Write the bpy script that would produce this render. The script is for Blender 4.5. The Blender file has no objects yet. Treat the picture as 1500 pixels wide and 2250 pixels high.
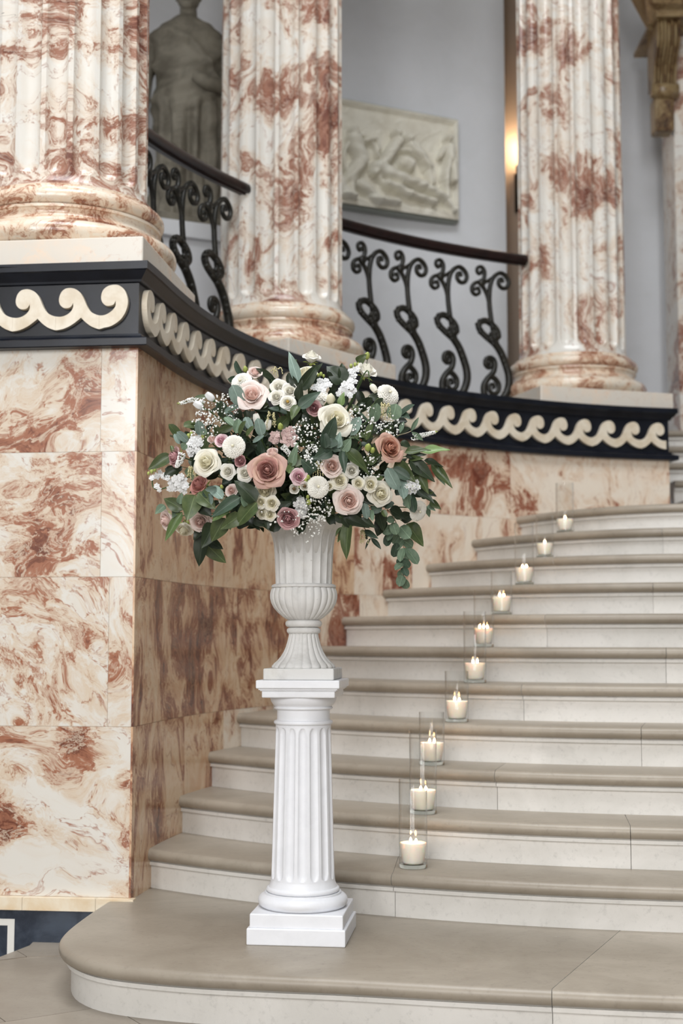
import bpy, bmesh, math, random
from mathutils import Vector, Matrix, Quaternion
import numpy as np

# ------------------------------------------------------------------ camera, light, exposure
F_PX, HOR = 3000.0, 1400.0
TILT = math.atan((HOR - 1125) / F_PX)
RISE = 0.165
EYE = 7.3 * RISE
CT, ST = math.cos(TILT), math.sin(TILT)
scene = bpy.context.scene
col = scene.collection

cam_data = bpy.data.cameras.new('camera')
cam_data.sensor_fit = 'HORIZONTAL'
cam_data.sensor_width = 24.0
cam_data.lens = F_PX * 24.0 / 1500.0
cam_data.clip_end = 100
cam_data.dof.use_dof = True
cam_data.dof.focus_distance = 4.62
cam_data.dof.aperture_fstop = 2.4
cam = bpy.data.objects.new('camera', cam_data)
cam.location = (0, 0, EYE)
cam.rotation_euler = (math.pi / 2 + TILT, 0, 0)
col.objects.link(cam)
scene.camera = cam

world = bpy.data.worlds.new('sky')
scene.world = world
world.use_nodes = True
bg = world.node_tree.nodes['Background']
bg.inputs[0].default_value = (0.78, 0.86, 1.0, 1)
bg.inputs[1].default_value = 1.0

scene.view_settings.view_transform = 'Standard'
scene.view_settings.look = 'None'
scene.view_settings.exposure = 0.06
scene.view_settings.gamma = 1.0
scene.view_settings.use_curve_mapping = False
scene.cycles.max_bounces = 6
scene.cycles.diffuse_bounces = 3
scene.cycles.glossy_bounces = 3
scene.cycles.transmission_bounces = 7
scene.cycles.transparent_max_bounces = 24
scene.cycles.adaptive_threshold = 0.08
scene.cycles.adaptive_min_samples = 16

def area(name, loc, aim, sx, sy, power, color):
    l = bpy.data.lights.new(name, 'AREA'); l.shape = 'RECTANGLE'; l.size = sx; l.size_y = sy
    l.energy = power; l.color = color
    o = bpy.data.objects.new(name, l); o.location = loc
    o.rotation_euler = (Vector(aim) - Vector(loc)).to_track_quat('-Z', 'Y').to_euler()
    col.objects.link(o)
    return o
# tall windows in the wall behind the camera and the glazed lantern in the hall ceiling
WIN_X = (-5.0, -2.1, 0.8)
for wx in WIN_X:
    area('window_daylight', (wx, -6.75, 4.6), (wx, 0, 3.6), 1.7, 5.4, 320, (1.0, 0.99, 0.975))
area('lantern_daylight', (-0.2, 2.6, 9.85), (-0.2, 2.6, 0), 5.0, 5.0, 760, (0.94, 0.97, 1.0))

# ------------------------------------------------------------------ projection helpers (photo pixel -> place)
def ray(px, py):
    x = (px - 750) / F_PX; z = (1125 - py) / F_PX
    return Vector((x, CT - z * ST, ST + z * CT))
def at_z(px, py, z):
    r = ray(px, py); return r * ((z - EYE) / r.z) + Vector((0, 0, EYE))
def at_y(px, py, y):
    r = ray(px, py); return r * (y / r.y) + Vector((0, 0, EYE))
def to_px(p):
    X, Y, Z = p[0], p[1], p[2] - EYE
    d = Y * CT + Z * ST
    return 750 + F_PX * X / d, 1125 - F_PX * (-Y * ST + Z * CT) / d

# ------------------------------------------------------------------ object helpers
def tag(o, label=None, cat=None, group=None, kind=None):
    if label: o['label'] = label
    if cat: o['category'] = cat
    if group: o['group'] = group
    if kind: o['kind'] = kind
    return o
def empty(name, loc=(0, 0, 0), parent=None):
    o = bpy.data.objects.new(name, None); o.location = loc; o.empty_display_size = 0.05
    col.objects.link(o)
    if parent: o.parent = parent
    return o
def wloc(o):
    v = Vector((0, 0, 0))
    while o: v = v + o.location; o = o.parent
    return v
def mesh_data(name, verts, faces, mats, smooth=False, fmat=None):
    me = bpy.data.meshes.new(name)
    me.from_pydata([tuple(v) for v in verts], [], faces)
    if not isinstance(mats, (list, tuple)): mats = [mats]
    for m in mats: me.materials.append(m)
    if fmat is not None: me.polygons.foreach_set('material_index', fmat)
    if smooth: me.polygons.foreach_set('use_smooth', [True] * len(faces))
    me.update()
    return me
def mk(name, verts, faces, mat, parent=None, smooth=False, fmat=None, origin=None):
    """verts in world coordinates; parents only translate"""
    off = wloc(parent) if parent else Vector((0, 0, 0))
    o_loc = Vector(origin) if origin is not None else off
    me = mesh_data(name, [Vector(v) - o_loc for v in verts], faces, mat, smooth, fmat)
    o = bpy.data.objects.new(name, me); col.objects.link(o)
    if parent: o.parent = parent
    o.location = o_loc - off
    return o
def inst(name, me, parent=None, mat4=None, mat=None):
    o = bpy.data.objects.new(name, me); col.objects.link(o)
    if parent: o.parent = parent
    if mat4 is not None: o.matrix_local = mat4
    if mat is not None:
        o.material_slots[0].link = 'OBJECT'; o.material_slots[0].material = mat
    return o
class MB:
    def __init__(s): s.v = []; s.f = []; s.m = []
    def add(s, v, f, m=0):
        b = len(s.v); s.v += [Vector(q) for q in v]; s.f += [tuple(b + i for i in q) for q in f]; s.m += [m] * len(f)
    def box(s, x0, x1, y0, y1, z0, z1, M=None):
        v = [Vector((x, y, z)) for z in (z0, z1) for x, y in ((x0, y0), (x1, y0), (x1, y1), (x0, y1))]
        if M is not None: v = [M @ q for q in v]
        s.add(v, [(0, 3, 2, 1), (4, 5, 6, 7), (0, 1, 5, 4), (1, 2, 6, 5), (2, 3, 7, 6), (3, 0, 4, 7)])
    def cbox(s, x0, x1, y0, y1, z0, z1, b, M=None):
        """box with chamfered edges"""
        bm = bmesh.new()
        bmesh.ops.create_cube(bm, size=1)
        for q in bm.verts:
            q.co = Vector((x0 if q.co.x < 0 else x1, y0 if q.co.y < 0 else y1, z0 if q.co.z < 0 else z1))
        bmesh.ops.bevel(bm, geom=bm.edges[:], offset=b, segments=2, affect='EDGES', profile=0.5)
        bm.verts.index_update()
        v = [q.co.copy() for q in bm.verts]; f = [tuple(q.index for q in fc.verts) for fc in bm.faces]
        bm.free()
        if M is not None: v = [M @ q for q in v]
        s.add(v, f)
    def lathe(s, prof, n=48, c=(0, 0), flute=None, cap=True, m=0):
        """prof: list of (r, z); flute(a, r, z) -> r"""
        v = []
        for r, z in prof:
            for i in range(n):
                a = 2 * math.pi * i / n
                rr = flute(a, r, z) if flute else r
                v.append((c[0] + rr * math.cos(a), c[1] + rr * math.sin(a), z))
        f = []
        for j in range(len(prof) - 1):
            for i in range(n):
                k = (i + 1) % n
                f.append((j * n + i, j * n + k, (j + 1) * n + k, (j + 1) * n + i))
        if cap:
            f.append(tuple(range(n - 1, -1, -1))); f.append(tuple((len(prof) - 1) * n + i for i in range(n)))
        s.add(v, f, m)
    def tube(s, pts, rad, n=8, flat=None, m=0):
        pts = [Vector(p) for p in pts]
        if not isinstance(rad, (list, tuple)): rad = [rad] * len(pts)
        v = []; up = None
        for i, p in enumerate(pts):
            t = (pts[min(i + 1, len(pts) - 1)] - pts[max(i - 1, 0)])
            if t.length < 1e-9: t = Vector((0, 0, 1))
            t.normalize()
            if up is None:
                up = t.orthogonal().normalized()
                if flat is not None: up = Vector(flat)
            a = (up - t * up.dot(t))
            a = a.normalized() if a.length > 1e-6 else t.orthogonal().normalized()
            if flat is None: up = a
            b = t.cross(a)
            for k in range(n):
                w = 2 * math.pi * k / n
                v.append(p + a * (rad[i] * math.cos(w)) + b * (rad[i] * math.sin(w)))
        f = []
        for j in range(len(pts) - 1):
            for k in range(n):
                q = (k + 1) % n
                f.append((j * n + k, j * n + q, (j + 1) * n + q, (j + 1) * n + k))
        f.append(tuple(range(n - 1, -1, -1))); f.append(tuple((len(pts) - 1) * n + k for k in range(n)))
        s.add(v, f, m)
    def ball(s, c, r, n=8, sc=(1, 1, 1), m=0):
        v = []; rings = max(3, n // 2)
        v.append(Vector(c) + Vector((0, 0, -r * sc[2])))
        for j in range(1, rings):
            a = math.pi * j / rings
            for i in range(n):
                w = 2 * math.pi * i / n
                v.append(Vector(c) + Vector((r * sc[0] * math.sin(a) * math.cos(w), r * sc[1] * math.sin(a) * math.sin(w), -r * sc[2] * math.cos(a))))
        v.append(Vector(c) + Vector((0, 0, r * sc[2])))
        f = [(0, 1 + (i + 1) % n, 1 + i) for i in range(n)]
        for j in range(rings - 2):
            for i in range(n):
                k = (i + 1) % n
                f.append((1 + j * n + i, 1 + j * n + k, 1 + (j + 1) * n + k, 1 + (j + 1) * n + i))
        e = len(v) - 1; b = 1 + (rings - 2) * n
        f += [(e, b + i, b + (i + 1) % n) for i in range(n)]
        s.add(v, f, m)
    def build(s, name, mat, parent=None, smooth=False, origin=None):
        return mk(name, s.v, s.f, mat, parent, smooth, s.m if isinstance(mat, (list, tuple)) else None, origin)
    def data(s, name, mat, smooth=True):
        return mesh_data(name, s.v, s.f, mat, smooth, s.m if isinstance(mat, (list, tuple)) else None)
def spline(P, n=8, closed=False):
    P = [Vector(p) for p in P]; out = []
    N = len(P)
    for i in range(N if closed else N - 1):
        if closed: a, b, c, d = P[i - 1], P[i], P[(i + 1) % N], P[(i + 2) % N]
        else: a, b, c, d = P[max(i - 1, 0)], P[i], P[i + 1], P[min(i + 2, N - 1)]
        for k in range(n):
            t = k / n
            out.append(0.5 * ((2 * b) + (c - a) * t + (2 * a - 5 * b + 4 * c - d) * t * t + (3 * b - a - 3 * c + d) * t ** 3))
    if not closed: out.append(P[-1].copy())
    return out
def autosmooth(o, deg=35):
    me = o.data
    me.polygons.foreach_set('use_smooth', [True] * len(me.polygons))
    bm = bmesh.new(); bm.from_mesh(me)
    lim = math.radians(deg)
    for e in bm.edges:
        if len(e.link_faces) == 2 and e.calc_face_angle(0) > lim: e.smooth = False
    bm.to_mesh(me); bm.free()
    return o

# ------------------------------------------------------------------ materials
def srgb(r, g, b):
    f = lambda c: (c / 255 / 12.92) if c / 255 <= 0.04045 else ((c / 255 + 0.055) / 1.055) ** 2.4
    return (f(r), f(g), f(b), 1)
class NT:
    def __init__(s, name):
        s.mat = bpy.data.materials.new(name); s.mat.use_nodes = True
        s.t = s.mat.node_tree; s.b = s.t.nodes['Principled BSDF']; s.out = s.t.nodes['Material Output']
    def n(s, typ, **kw):
        q = s.t.nodes.new(typ)
        for k, v in kw.items():
            if hasattr(q, k): setattr(q, k, v)
            else: s.set(q, k, v)
        return q
    def set(s, q, k, v): q.inputs[k].default_value = v
    def l(s, a, b): s.t.links.new(a, b)
    def math(s, op, a, b=None, clamp=False):
        q = s.t.nodes.new('ShaderNodeMath'); q.operation = op; q.use_clamp = clamp
        for i, x in enumerate((a, b)):
            if x is None: continue
            if isinstance(x, (int, float)): q.inputs[i].default_value = x
            else: s.l(x, q.inputs[i])
        return q.outputs[0]
    def vmath(s, op, a, b):
        q = s.t.nodes.new('ShaderNodeVectorMath'); q.operation = op
        for i, x in enumerate((a, b)):
            if isinstance(x, (tuple, list)): q.inputs[i].default_value = x
            elif isinstance(x, (int, float)): q.inputs['Scale'].default_value = x
            else: s.l(x, q.inputs[i])
        return q.outputs[0]
    def noise(s, vec, scale, detail=4, rough=0.55, dist=0.0, out=0):
        q = s.t.nodes.new('ShaderNodeTexNoise')
        s.l(vec, q.inputs['Vector']); q.inputs['Scale'].default_value = scale
        q.inputs['Detail'].default_value = detail; q.inputs['Roughness'].default_value = rough
        q.inputs['Distortion'].default_value = dist
        return q.outputs[out]
    def ramp(s, fac, stops, interp='EASE'):
        q = s.t.nodes.new('ShaderNodeValToRGB'); q.color_ramp.interpolation = interp
        e = q.color_ramp.elements
        while len(e) < len(stops): e.new(0.5)
        for i, (p, c) in enumerate(stops):
            e[i].position = p; e[i].color = c if len(c) == 4 else (*c, 1)
        s.l(fac, q.inputs[0]); return q.outputs[0]
    def mask(s, fac, a, b):
        q = s.t.nodes.new('ShaderNodeMapRange'); q.interpolation_type = 'SMOOTHSTEP'
        q.inputs[1].default_value = a; q.inputs[2].default_value = b
        s.l(fac, q.inputs[0]); return q.outputs[0]
    def mix(s, fac, a, b):
        q = s.t.nodes.new('ShaderNodeMix'); q.data_type = 'RGBA'
        for i, x in ((0, fac), (6, a), (7, b)):
            if isinstance(x, (int, float)): q.inputs[i].default_value = x
            elif isinstance(x, tuple): q.inputs[i].default_value = x
            else: s.l(x, q.inputs[i])
        return q.outputs[2]
    def pos(s): return s.t.nodes.new('ShaderNodeNewGeometry').outputs['Position']
    def objpos(s): return s.t.nodes.new('ShaderNodeTexCoord').outputs['Object']
    def rand(s): return s.t.nodes.new('ShaderNodeObjectInfo').outputs['Random']
    def bump(s, hgt, strength=0.2, dist=0.01):
        q = s.t.nodes.new('ShaderNodeBump'); q.inputs['Strength'].default_value = strength
        q.inputs['Distance'].default_value = dist
        s.l(hgt, q.inputs['Height']); s.l(q.outputs[0], s.b.inputs['Normal'])
    def color(s, c):
        if isinstance(c, tuple): s.b.inputs['Base Color'].default_value = c
        else: s.l(c, s.b.inputs['Base Color'])
    def rough(s, r, spec=0.5):
        s.b.inputs['Roughness'].default_value = r; s.b.inputs['Specular IOR Level'].default_value = spec
        return s.mat

def marble(name, cream, warm, rust, dark, amount=0.5, scale=1.0, stretch=(1, 1, 0.55), lean=0.6, crack=0.5, rough=0.22, swirl=1.0, warmth=0.55, veins=0.7, streak=0.75):
    t = NT(name)
    p = t.pos()
    rnd = t.rand()
    cmb = t.n('ShaderNodeCombineXYZ')
    t.l(t.math('MULTIPLY', rnd, 31.0), cmb.inputs[0]); t.l(t.math('MULTIPLY', rnd, 57.0), cmb.inputs[1]); t.l(t.math('MULTIPLY', rnd, 83.0), cmb.inputs[2])
    p = t.vmath('ADD', p, cmb.outputs[0])
    rot = t.n('ShaderNodeVectorRotate', rotation_type='Y_AXIS')
    t.l(p, rot.inputs['Vector'])
    t.l(t.math('MULTIPLY', t.math('SUBTRACT', rnd, 0.5), 2 * lean), rot.inputs['Angle'])
    p = t.vmath('MULTIPLY', rot.outputs[0], tuple(scale * q for q in stretch))
    w = t.noise(p, 2.4, 2, 0.5, 0.0, 1)                       # slow folds
    p2 = t.vmath('ADD', p, t.vmath('SCALE', t.vmath('SUBTRACT', w, (0.5, 0.5, 0.5)), 0.55 * swirl))
    w2 = t.noise(p2, 14.0, 3, 0.65, 0.0, 1)                   # ragged edges
    p3 = t.vmath('ADD', p2, t.vmath('SCALE', t.vmath('SUBTRACT', w2, (0.5, 0.5, 0.5)), 0.10 * swirl))
    big = t.noise(p3, 3.0, 3, 0.55)
    fine = t.noise(t.vmath('MULTIPLY', p3, (1.0, 1.0, 0.42)), 24.0, 5, 0.68, 0.5)
    r2 = t.math('FRACT', t.math('MULTIPLY', rnd, 7.37))
    mixv = t.math('ADD', t.math('ADD', big, t.math('MULTIPLY', t.math('SUBTRACT', fine, 0.5), 0.5)), t.math('MULTIPLY', t.math('SUBTRACT', r2, 0.5), 0.07))
    thr = 0.66 - 0.2 * amount
    zone = t.mask(mixv, thr - 0.12, thr + 0.02)
    patch = t.mask(mixv, thr, thr + 0.075)
    deep = t.mask(mixv, thr + 0.08, thr + 0.19)
    ridge = t.math('ABSOLUTE', t.math('SUBTRACT', t.noise(p3, 4.3, 3, 0.62, 0.3), 0.5))
    vein = t.math('SUBTRACT', 1.0, t.mask(ridge, 0.002, 0.022))
    cl = t.mask(t.noise(p2, 4.6, 3, 0.6), 0.45, 0.72)
    base = t.mix(t.math('MULTIPLY', cl, warmth), cream, warm)
    base = t.mix(t.math('MULTIPLY', zone, 0.7), base, warm)
    vs_ = t.math('MULTIPLY', vein, t.mask(fine, 0.40, 0.62))
    c = t.mix(t.math('MULTIPLY', vs_, veins), base, rust)
    c = t.mix(t.math('MULTIPLY', patch, 0.9), c, rust)
    c = t.mix(t.math('MULTIPLY', deep, 0.85), c, dark)
    ridge2 = t.math('ABSOLUTE', t.math('SUBTRACT', t.noise(t.vmath('MULTIPLY', p3, (1.0, 1.0, 0.5)), 9.0, 4, 0.7, 0.6), 0.5))
    lite = t.math('MULTIPLY', t.math('SUBTRACT', 1.0, t.mask(ridge2, 0.0, 0.05)), patch)
    c = t.mix(t.math('MULTIPLY', lite, streak), c, base)
    if crack:
        r3 = t.math('ABSOLUTE', t.math('SUBTRACT', t.noise(p3, 2.3, 2, 0.55), 0.43))
        ck = t.math('SUBTRACT', 1.0, t.mask(r3, 0.0, 0.003))
        sel = t.mask(cl, 0.5, 0.9)
        c = t.mix(t.math('MULTIPLY', t.math('MULTIPLY', ck, sel), crack), c, srgb(52, 42, 38))
    t.color(c)
    return t.rough(rough)

M = {}
M['slab'] = marble('rust_veined_marble', srgb(220, 216, 208), srgb(208, 184, 156), srgb(154, 92, 64), srgb(98, 54, 42), 0.74, 1.1, (1, 1, 0.7), 1.7, 0.9, 0.16, 1.2, 0.3, 0.8)
M['slab_shaded'] = marble('shaded_brown_marble', srgb(218, 192, 162), srgb(196, 152, 116), srgb(134, 76, 52), srgb(84, 44, 34), 0.72, 1.35, (1.1, 1.1, 0.6), 0.5, 0.0, 0.2, 1.2, 0.6, 0.7, 0.3)  # peachy marble, with the side wall's shade also put into the brown
M['slab_far'] = marble('cream_marble_with_red_patches', srgb(232, 220, 204), srgb(214, 184, 156), srgb(140, 72, 46), srgb(96, 42, 27), 0.66, 0.95, (1.1, 1.1, 0.75), 0.6, 0.0, 0.2, 1.0, 0.5, 0.3, 0.15)
M['column'] = marble('pavonazzo_column_marble', srgb(222, 219, 212), srgb(212, 194, 174), srgb(148, 98, 78), srgb(104, 62, 52), 0.66, 1.1, (1, 1, 0.8), 1.6, 0.8, 0.2, 1.3, 0.35, 0.7, 0.45)
M['base'] = marble('column_base_marble', srgb(224, 214, 198), srgb(222, 194, 166), srgb(158, 102, 74), srgb(114, 68, 54), 0.74, 1.5, (1, 1, 1.4), 0.9, 0.2, 0.18, 1.3, 0.5)
M['plinth'] = marble('pale_plinth_marble', srgb(214, 207, 196), srgb(230, 206, 182), srgb(184, 132, 100), srgb(130, 84, 62), 0.12, 1.4, (1, 1, 1), 0.9, 0.5, 0.25, 1.0, 0.4, 0.3)
M['door_marble'] = marble('dark_ochre_marble', srgb(150, 130, 96), srgb(122, 98, 64), srgb(84, 56, 38), srgb(50, 32, 24), 0.7, 2.0, (1, 1, 1), 0.9, 0.0, 0.3, 1.2, 0.6)

def simple(name, c, rough=0.5, spec=0.5, metal=0.0, var=0.0, vs=8.0, bump=0.0, bs=60.0, c2=None, coat=0.0, local=False):
    t = NT(name)
    p = t.objpos() if local else t.pos()
    if var or c2:
        c2 = c2 or tuple(x * (1 - var) for x in c[:3]) + (1,)
        n = t.mask(t.noise(p, vs, 6, 0.62, 0.4), 0.35, 0.7)
        t.color(t.mix(n, c, c2))
    else: t.color(c)
    if bump: t.bump(t.noise(p, bs, 4, 0.6), bump, 0.004)
    t.b.inputs['Metallic'].default_value = metal
    t.b.inputs['Coat Weight'].default_value = coat
    return t.rough(rough, spec)
M['black'] = simple('black_marble', srgb(12, 15, 24), 0.3, 0.32, c2=srgb(24, 28, 38), vs=5)
M['wave'] = simple('ivory_marble', srgb(228, 219, 202), 0.35, 0.5, c2=srgb(208, 193, 169), vs=9)
M['cream_strip'] = simple('cream_marble_strip', srgb(238, 226, 204), 0.3, 0.5, c2=srgb(222, 196, 158), vs=6)
M['blue_black'] = simple('blue_black_marble', srgb(34, 42, 56), 0.25, 0.5, c2=srgb(66, 76, 90), vs=7)
M['white_inlay'] = simple('white_inlay_marble', srgb(232, 230, 224), 0.35)
M['joint'] = simple('joint_mortar', srgb(188, 168, 148), 0.9)
M['wood'] = simple('dark_mahogany', srgb(34, 16, 14), 0.3, 0.4, c2=srgb(20, 10, 9), vs=14)
M['iron'] = simple('bronzed_iron', srgb(24, 23, 20), 0.42, 0.5, 0.2, c2=srgb(44, 42, 34), vs=40)
M['plaster'] = simple('grey_plaster', srgb(230, 232, 236), 0.85, 0.2, c2=srgb(224, 226, 229), vs=2)
M['plaster_shaded'] = simple('warm_shaded_plaster', srgb(176, 160, 146), 0.85, 0.2)  # brown tint stands for shade and warm lamplight put into the colour
M['hall_wall'] = simple('grey_painted_plaster', srgb(170, 169, 167), 0.9, 0.2)
M['statue'] = simple('aged_statue_marble', srgb(142, 136, 122), 0.6, 0.3, c2=srgb(100, 94, 82), vs=5, bump=0.2, bs=30)
M['relief'] = simple('relief_plaster', srgb(238, 234, 220), 0.7, 0.3, c2=srgb(222, 216, 200), vs=6)
M['frame'] = simple('relief_edge_frame', srgb(150, 154, 146), 0.6)
M['pedestal'] = simple('white_painted_resin', srgb(236, 237, 241), 0.45, 0.4, c2=srgb(230, 231, 235), vs=12)
M['brass'] = simple('brass', srgb(150, 112, 60), 0.35, 0.5, 0.9)
M['dark_metal'] = simple('dark_sconce_metal', srgb(34, 30, 28), 0.4, 0.5, 0.7)

def stone(name, c, c2, rough, speck=0.3):
    t = NT(name); p = t.pos()
    n1 = t.mask(t.noise(p, 2.2, 6, 0.65, 0.6), 0.32, 0.7)
    n2 = t.mask(t.noise(p, 40, 5, 0.7), 0.52, 0.75)
    c0 = t.mix(n1, c, c2)
    c1 = t.mix(t.math('MULTIPLY', n2, 0.34), c0, tuple(0.55 * x for x in c2[:3]) + (1,))
    n3 = t.mask(t.noise(t.vmath('MULTIPLY', p, (1, 1, 5)), 22, 4, 0.75), 0.68, 0.75)
    c1 = t.mix(t.math('MULTIPLY', n3, speck), c1, srgb(216, 208, 196))
    n5 = t.mask(t.noise(t.vmath('MULTIPLY', p, (0.6, 0.6, 2.0)), 6.0, 5, 0.7, 0.8), 0.55, 0.8)
    c1 = t.mix(t.math('MULTIPLY', n5, 0.4), c1, tuple(0.72 * x for x in c2[:3]) + (1,))
    hsv = t.n('ShaderNodeHueSaturation'); t.l(c1, hsv.inputs['Color']); t.l(t.math('ADD', t.math('MULTIPLY', t.rand(), 0.14), 0.95), hsv.inputs['Value'])
    c1 = hsv.outputs[0]
    t.color(c1)
    t.bump(t.noise(p, 55, 5, 0.65), 0.12, 0.004)
    return t.rough(rough, 0.4)
M['riser'] = stone('pale_limestone', srgb(229, 226, 221), srgb(215, 212, 206), 0.6, 0.15)
M['tread'] = stone('worn_polished_limestone', srgb(164, 154, 140), srgb(147, 137, 123), 0.38, 0.35)
M['floor'] = stone('floor_limestone', srgb(152, 143, 131), srgb(138, 128, 116), 0.34, 0.1)

def urn_mat():
    t = NT('weathered_white_cast_stone'); p = t.pos()
    n1 = t.mask(t.noise(t.vmath('MULTIPLY', p, (1, 1, 0.6)), 9, 7, 0.68, 0.5), 0.45, 0.72)
    c = t.mix(t.math('MULTIPLY', n1, 0.6), srgb(222, 221, 219), srgb(182, 179, 174))
    n2 = t.mask(t.noise(p, 62, 3, 0.6), 0.70, 0.76)
    c = t.mix(t.math('MULTIPLY', n2, 0.7), c, srgb(120, 114, 104))
    n4 = t.mask(t.noise(p, 5, 3, 0.6), 0.5, 0.7)
    c = t.mix(t.math('MULTIPLY', n4, 0.35), c, srgb(228, 222, 206))
    t.color(c); t.bump(t.noise(p, 70, 5, 0.7), 0.35, 0.003)
    return t.rough(0.8, 0.25)
M['urn'] = urn_mat()
# ------------------------------------------------------------------ plan geometry of the stair hall
CW = Vector((2.95, 5.5))
def rwall(phi): return 3.74 + 0.055 * math.exp(-(180 - phi) / 4.0)
def wall_pt(phi, off=0.0, r=None):
    a = math.radians(phi); rr = (rwall(phi) if r is None else r) + off
    return Vector((CW.x + rr * math.cos(a), CW.y + rr * math.sin(a)))
def phi_at(px, z, off=0.0, r=None, lo=60.0, hi=179.5):
    for _ in range(50):
        m = (lo + hi) / 2
        q = wall_pt(m, off, r)
        if to_px((q.x, q.y, z))[0] > px: lo = m
        else: hi = m
    return (lo + hi) / 2
PHI0 = 179.4
PHI1 = phi_at(1473, 1.9)
CORNER = wall_pt(PHI0)
U = Vector((-0.994, 0.11)); V = Vector((0.11, 0.994))          # pier front: towards the left, into depth
Z_TOP, Z_FR = 2.745, 2.394
ROWS = [0.173, 0.846, 1.449, 1.963, 2.40]
R_COL = 4.26

def offset_path(path, o, open_ends=True):
    out = []
    n = len(path)
    for i, p in enumerate(path):
        ns = []
        if i > 0: d = (path[i] - path[i - 1]).normalized(); ns.append(Vector((d.y, -d.x)))
        if i < n - 1: d = (path[i + 1] - path[i]).normalized(); ns.append(Vector((d.y, -d.x)))
        if len(ns) == 2:
            m = ns[0] + ns[1]; m.normalize(); k = 1 / max(0.3, m.dot(ns[0]))
            out.append(p + m * (o * k))
        else: out.append(p + ns[0] * o)
    return out
def sweep(path, prof, closed_prof=False, caps=True):
    """path 2D, prof (outward, z): returns verts, faces; outward is to the right of travel"""
    v = []; n = len(path); m = len(prof)
    for o, z in prof:
        for q in offset_path(path, o): v.append((q.x, q.y, z))
    f = []
    for j in range(m if closed_prof else m - 1):
        k = (j + 1) % m
        for i in range(n - 1):
            f.append((j * n + i, k * n + i, k * n + i + 1, j * n + i + 1))
    if caps and closed_prof:
        f.append(tuple(j * n for j in range(m - 1, -1, -1))); f.append(tuple(j * n + n - 1 for j in range(m)))
    return v, f

curve_phis = [PHI0 + (PHI1 - PHI0) * i / 96 for i in range(97)]
curve = [wall_pt(p) for p in curve_phis]
ENDP = curve[-1]
end_rad = Vector((math.cos(math.radians(PHI1)), math.sin(math.radians(PHI1))))
PIER_L = CORNER + U * 1.7
wall_path = [PIER_L] + curve + [ENDP + end_rad * 1.3]

# ------------------------------------------------------------------ floor
FE1 = at_z(65, 2075, 0); FE2 = at_z(0, 2100, 0)
fe_dir = (FE2 - FE1).normalized()
FE3 = FE1 + fe_dir * 13
m = MB()
poly = [FE1 + Vector((0, 0.12, 0)), FE1, FE3, Vector((11, FE3.y, 0)), Vector((11, 12, 0)), Vector((-0.9, 12, 0))]
pts = [Vector((p.x, p.y, -0.004)) for p in poly] + [Vector((p.x, p.y, -0.33)) for p in poly]
k = len(poly)
m.add(pts, [tuple(range(k))] + [(i, (i + 1) % k, k + (i + 1) % k, k + i) for i in range(k)])
floor = tag(m.build('floor', M['floor']), 'polished tan limestone floor in front of the staircase', kind='structure')
# paving stones laid obliquely, the ones around the lowest step
J1 = at_z(12, 2245, 0); J2 = at_z(250, 2209, 0)
jd = Vector((J2.x - J1.x, J2.y - J1.y)).normalized(); jn = Vector((-jd.y, jd.x))
J0 = Vector((J1.x, J1.y))
fn = Vector((-fe_dir.y, fe_dir.x))
if fn.x < 0: fn = -fn
for a in range(-2, 4):
    for b in range(-3, 3):
        off = 0.35 if b % 2 else 0.0
        q = [J0 + jd * (a * 0.95 + off + s) + jn * (b * 0.82 + t_) for s, t_ in ((0.0015, 0.0015), (0.9485, 0.0015), (0.9485, 0.8185), (0.0015, 0.8185))]
        # clip the stones at the floor edge
        cl = []
        for i in range(4):
            p0, p1 = q[i], q[(i + 1) % 4]
            d0 = (p0 - FE1.xy).dot(fn.xy) - 0.01; d1 = (p1 - FE1.xy).dot(fn.xy) - 0.01
            if d0 >= 0: cl.append(p0)
            if (d0 < 0) != (d1 < 0): cl.append(p0 + (p1 - p0) * (d0 / (d0 - d1)))
        if len(cl) < 3: continue
        if min(c.y for c in cl) > 5.45 : continue
        cl = [Vector((c.x, min(c.y, 5.50 - 0.11 * (c.x + 1.2)))) for c in cl]
        n_ = len(cl)
        mk('floor_stone', [(c.x, c.y, 0) for c in cl] + [(c.x, c.y, -0.03) for c in cl],
           [tuple(range(n_))] + [(i, n_ + i, n_ + (i + 1) % n_, (i + 1) % n_) for i in range(n_)], M['floor'], floor)
m = MB(); m.box(-7.2, 2, -7.2, 8, -0.6, -0.331)
tag(m.build('floor_lower', M['floor']), 'lower floor beside the pier', kind='structure')

# ------------------------------------------------------------------ pier and curved stair wall, clad in marble slabs
core = MB()
cp = offset_path(wall_path, -0.0025)
v = []; n = len(cp)
for z in (-0.33, Z_TOP - 0.01):
    v += [(p.x, p.y, z) for p in cp]
core.add(v, [(i, i + 1, n + i + 1, n + i) for i in range(n - 1)])
wall = tag(core.build('wall_stair', M['joint']), 'veined marble pier and curved wall beside the staircase', kind='structure')
G = 0.0007
def flat_slab(s0, s1, z0, z1, mat, proud=0.0, name='marble_slab', thick=0.008):
    """slab on the pier front; s measured from the corner towards the left"""
    a = CORNER + U * (s0 + G) - V * proud; b = CORNER + U * (s1 - G) - V * proud
    c = b + V * (thick + proud); d = a + V * (thick + proud)
    z0 += G; z1 -= G
    vs = [(p.x, p.y, z) for z in (z0, z1) for p in (b, a, d, c)]
    return mk(name, vs, [(0, 1, 5, 4), (1, 2, 6, 5), (2, 3, 7, 6), (3, 0, 4, 7), (4, 5, 6, 7), (3, 2, 1, 0)], mat, wall)
def px_s(px, z):
    lo, hi = 0.0, 1.7
    for _ in range(40):
        mm = (lo + hi) / 2; q = CORNER + U * mm
        if to_px((q.x, q.y, z))[0] > px: lo = mm
        else: hi = mm
    return lo
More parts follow.
